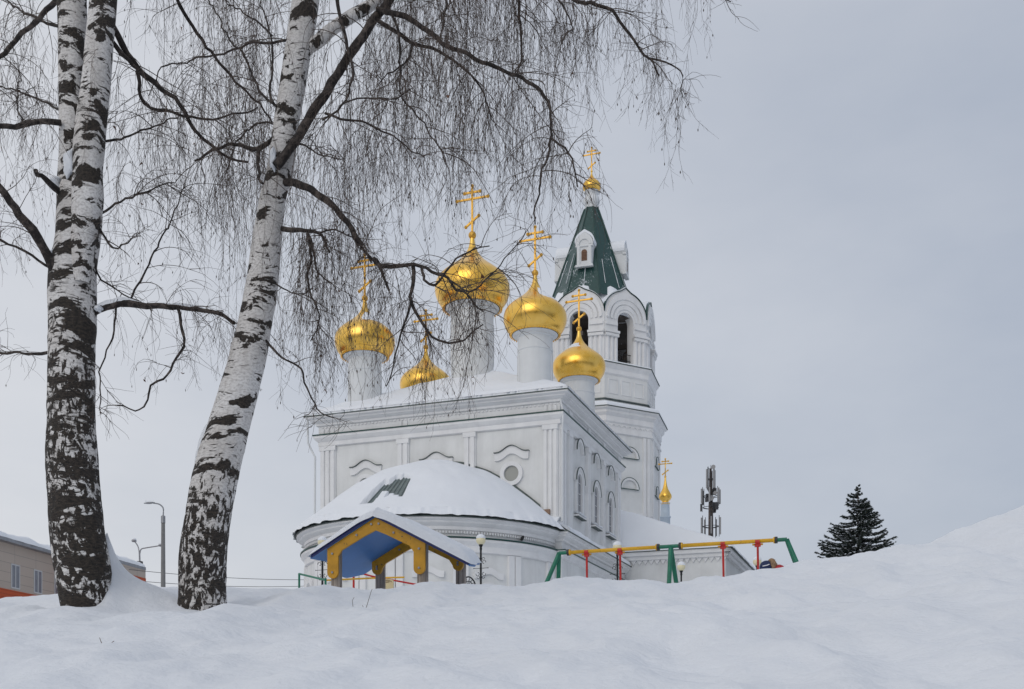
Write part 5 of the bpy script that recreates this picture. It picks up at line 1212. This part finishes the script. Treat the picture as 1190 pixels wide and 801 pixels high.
# ------------------------------------------------------------------ dry stems in the snow, wires
def stems(name, label, lst, Y):
    c = P(lst[0][0][0], lst[0][0][1], Y); zb = H(c[0], Y); e = empty(name, (c[0], Y, zb)); tag(e, label, 'stems')
    b = MB()
    for pl in lst:
        z0 = H(P(pl[0][0], 0, Y)[0], Y)-.03; q0 = P(*pl[0], Y); off = z0-q0[2]
        pts = [np.array(P(*p, Y))+np.array([0, .01*i, off]) for i, p in enumerate(pl)]; b.tube(pts, np.linspace(.003, .0015, len(pts)), 5)
    o = b.build(name, 'stem', None); bpy.data.objects.remove(e); return tag(o, label, 'stems')
stems('dry_grass', 'two thin dry stems standing in the snow below the playhouse', [[(424, 722), (427, 712), (431, 698), (432, 695)], [(411, 718), (410, 710), (409, 703), (411, 699)], [(424, 722), (421, 714)]], 9.0)
stems('dry_grass', 'small dry twig poking out of the snow in the lower left corner', [[(122, 762), (118, 755), (114, 746)], [(122, 762), (126, 754), (131, 750)], [(126, 760), (128, 757), (134, 756)], [(122, 760), (121, 752)]], 5.6)
for i, (a, c, lb) in enumerate((((150, 662, 70), (420, 672, 90), 'upper overhead wire crossing behind the leaning birch'), ((168, 676, 70), (420, 677, 90), 'lower overhead wire crossing behind the leaning birch'))):
    p, q = np.array(P(*a)), np.array(P(*c)); pts = [p+(q-p)*t+np.array([0, 0, -.35*4*t*(1-t)]) for t in np.linspace(0, 1, 20)]
    tag(MB().tube(pts, .018, 5).build('overhead_wire', 'dark'), lb, 'wire', 'overhead wires')

# ------------------------------------------------------------------ unseen wood added behind the viewer, to reflect darkly in the gilding
v_, f_ = [], []; nn = 0
for i in range(420):
    a = random.uniform(radians(150), radians(395)); d = random.uniform(55, 100); x, y = d*cos(a), d*sin(a)
    if y > 25: continue
    h = random.uniform(12, 20); r = h*.17; b = MB(); pr = []
    for q in range(7): z0 = h*(.08+.13*q); w = r*(1-q/7.4); pr += [(w, z0), (w*.45, z0+h*.17)]
    pr.append((.03, h))
    for q, (rr, zz) in enumerate(pr):
        for j in range(9): w = 1+.25*random.uniform(-1, 1); v_.append((x+rr*w*cos(2*pi*j/9), y+rr*w*sin(2*pi*j/9), -1.2+zz-.3*(j % 2)*(q % 2 == 0)))
    for q in range(len(pr)-1):
        for j in range(9): f_.append((nn+q*9+j, nn+q*9+(j+1) % 9, nn+(q+1)*9+(j+1) % 9, nn+(q+1)*9+j))
    nn += len(pr)*9
tag(MB().raw(v_, f_).build('added_reflection_woods', 'needle'), 'unseen dark spruce wood added behind the viewer for its reflection in the domes', 'woods', kind='stuff')

# ------------------------------------------------------------------ sky, sun, camera
wd = bpy.data.worlds.new('World'); scene.world = wd; wd.use_nodes = True; nt = wd.node_tree; N, L = nt.nodes, nt.links
N.clear(); out = N.new('ShaderNodeOutputWorld'); bg = N.new('ShaderNodeBackground'); L.new(bg.outputs[0], out.inputs[0])
SE, SR = radians(28), radians(205)
sky = N.new('ShaderNodeTexSky'); sky.sky_type = 'NISHITA'; sky.sun_disc = False; sky.sun_elevation = SE; sky.sun_rotation = SR; sky.air_density = 1.2; sky.dust_density = 4
tc = N.new('ShaderNodeTexCoord').outputs['Generated']; sp = N.new('ShaderNodeSeparateXYZ'); L.new(tc, sp.inputs[0])
n1 = tex_noise(N, L, mapping(N, L, tc, (1.2, 1.2, 2.6), (1.3, .4, .2)), 1.3, 6, .55)
cl = mrange(N, L, n1, .3, .7, -.45, .45)
gx_ = mth(N, L, 'MULTIPLY', sp.outputs['X'], -1.6); gz_ = mth(N, L, 'MULTIPLY', sp.outputs['Z'], .55)
br_ = mth(N, L, 'ADD', mth(N, L, 'ADD', gx_, gz_), cl); fac = mrange(N, L, br_, -.75, .85)
over = mixc(N, L, fac, (4.15, 4.65, 5.6), (7.3, 7.45, 7.85))
bgc = mixc(N, L, .90, sky.outputs[0], over)
L.new(bgc, bg.inputs['Color']); bg.inputs['Strength'].default_value = .1
sun = bpy.data.lights.new('sun', 'SUN'); sun.energy = .5; sun.angle = radians(40); sun.color = (1, .97, .93)
so = bpy.data.objects.new('sun', sun); C.objects.link(so)
# the sun stands behind and to the left of the camera
az = SR; dvec = Vector((sin(az)*cos(SE), cos(az)*cos(SE), sin(SE)))
so.rotation_euler = dvec.to_track_quat('Z', 'Y').to_euler(); so.location = (0, -20, 30)
cam = bpy.data.cameras.new('camera'); cam.sensor_width = 36; cam.lens = F/1190*36; cam.shift_y = (HY-400.5)/1190; cam.clip_end = 5000; cam.clip_start = .05
co = bpy.data.objects.new('camera', cam); C.objects.link(co); co.location = (0, 0, 0); co.rotation_euler = (radians(90), 0, 0); scene.camera = co
scene.view_settings.view_transform = 'Standard'; scene.view_settings.look = 'None'; scene.view_settings.exposure = 0; scene.view_settings.gamma = 1
scene.view_settings.use_curve_mapping = False
scene.render.resolution_x = 1024; scene.render.resolution_y = 689
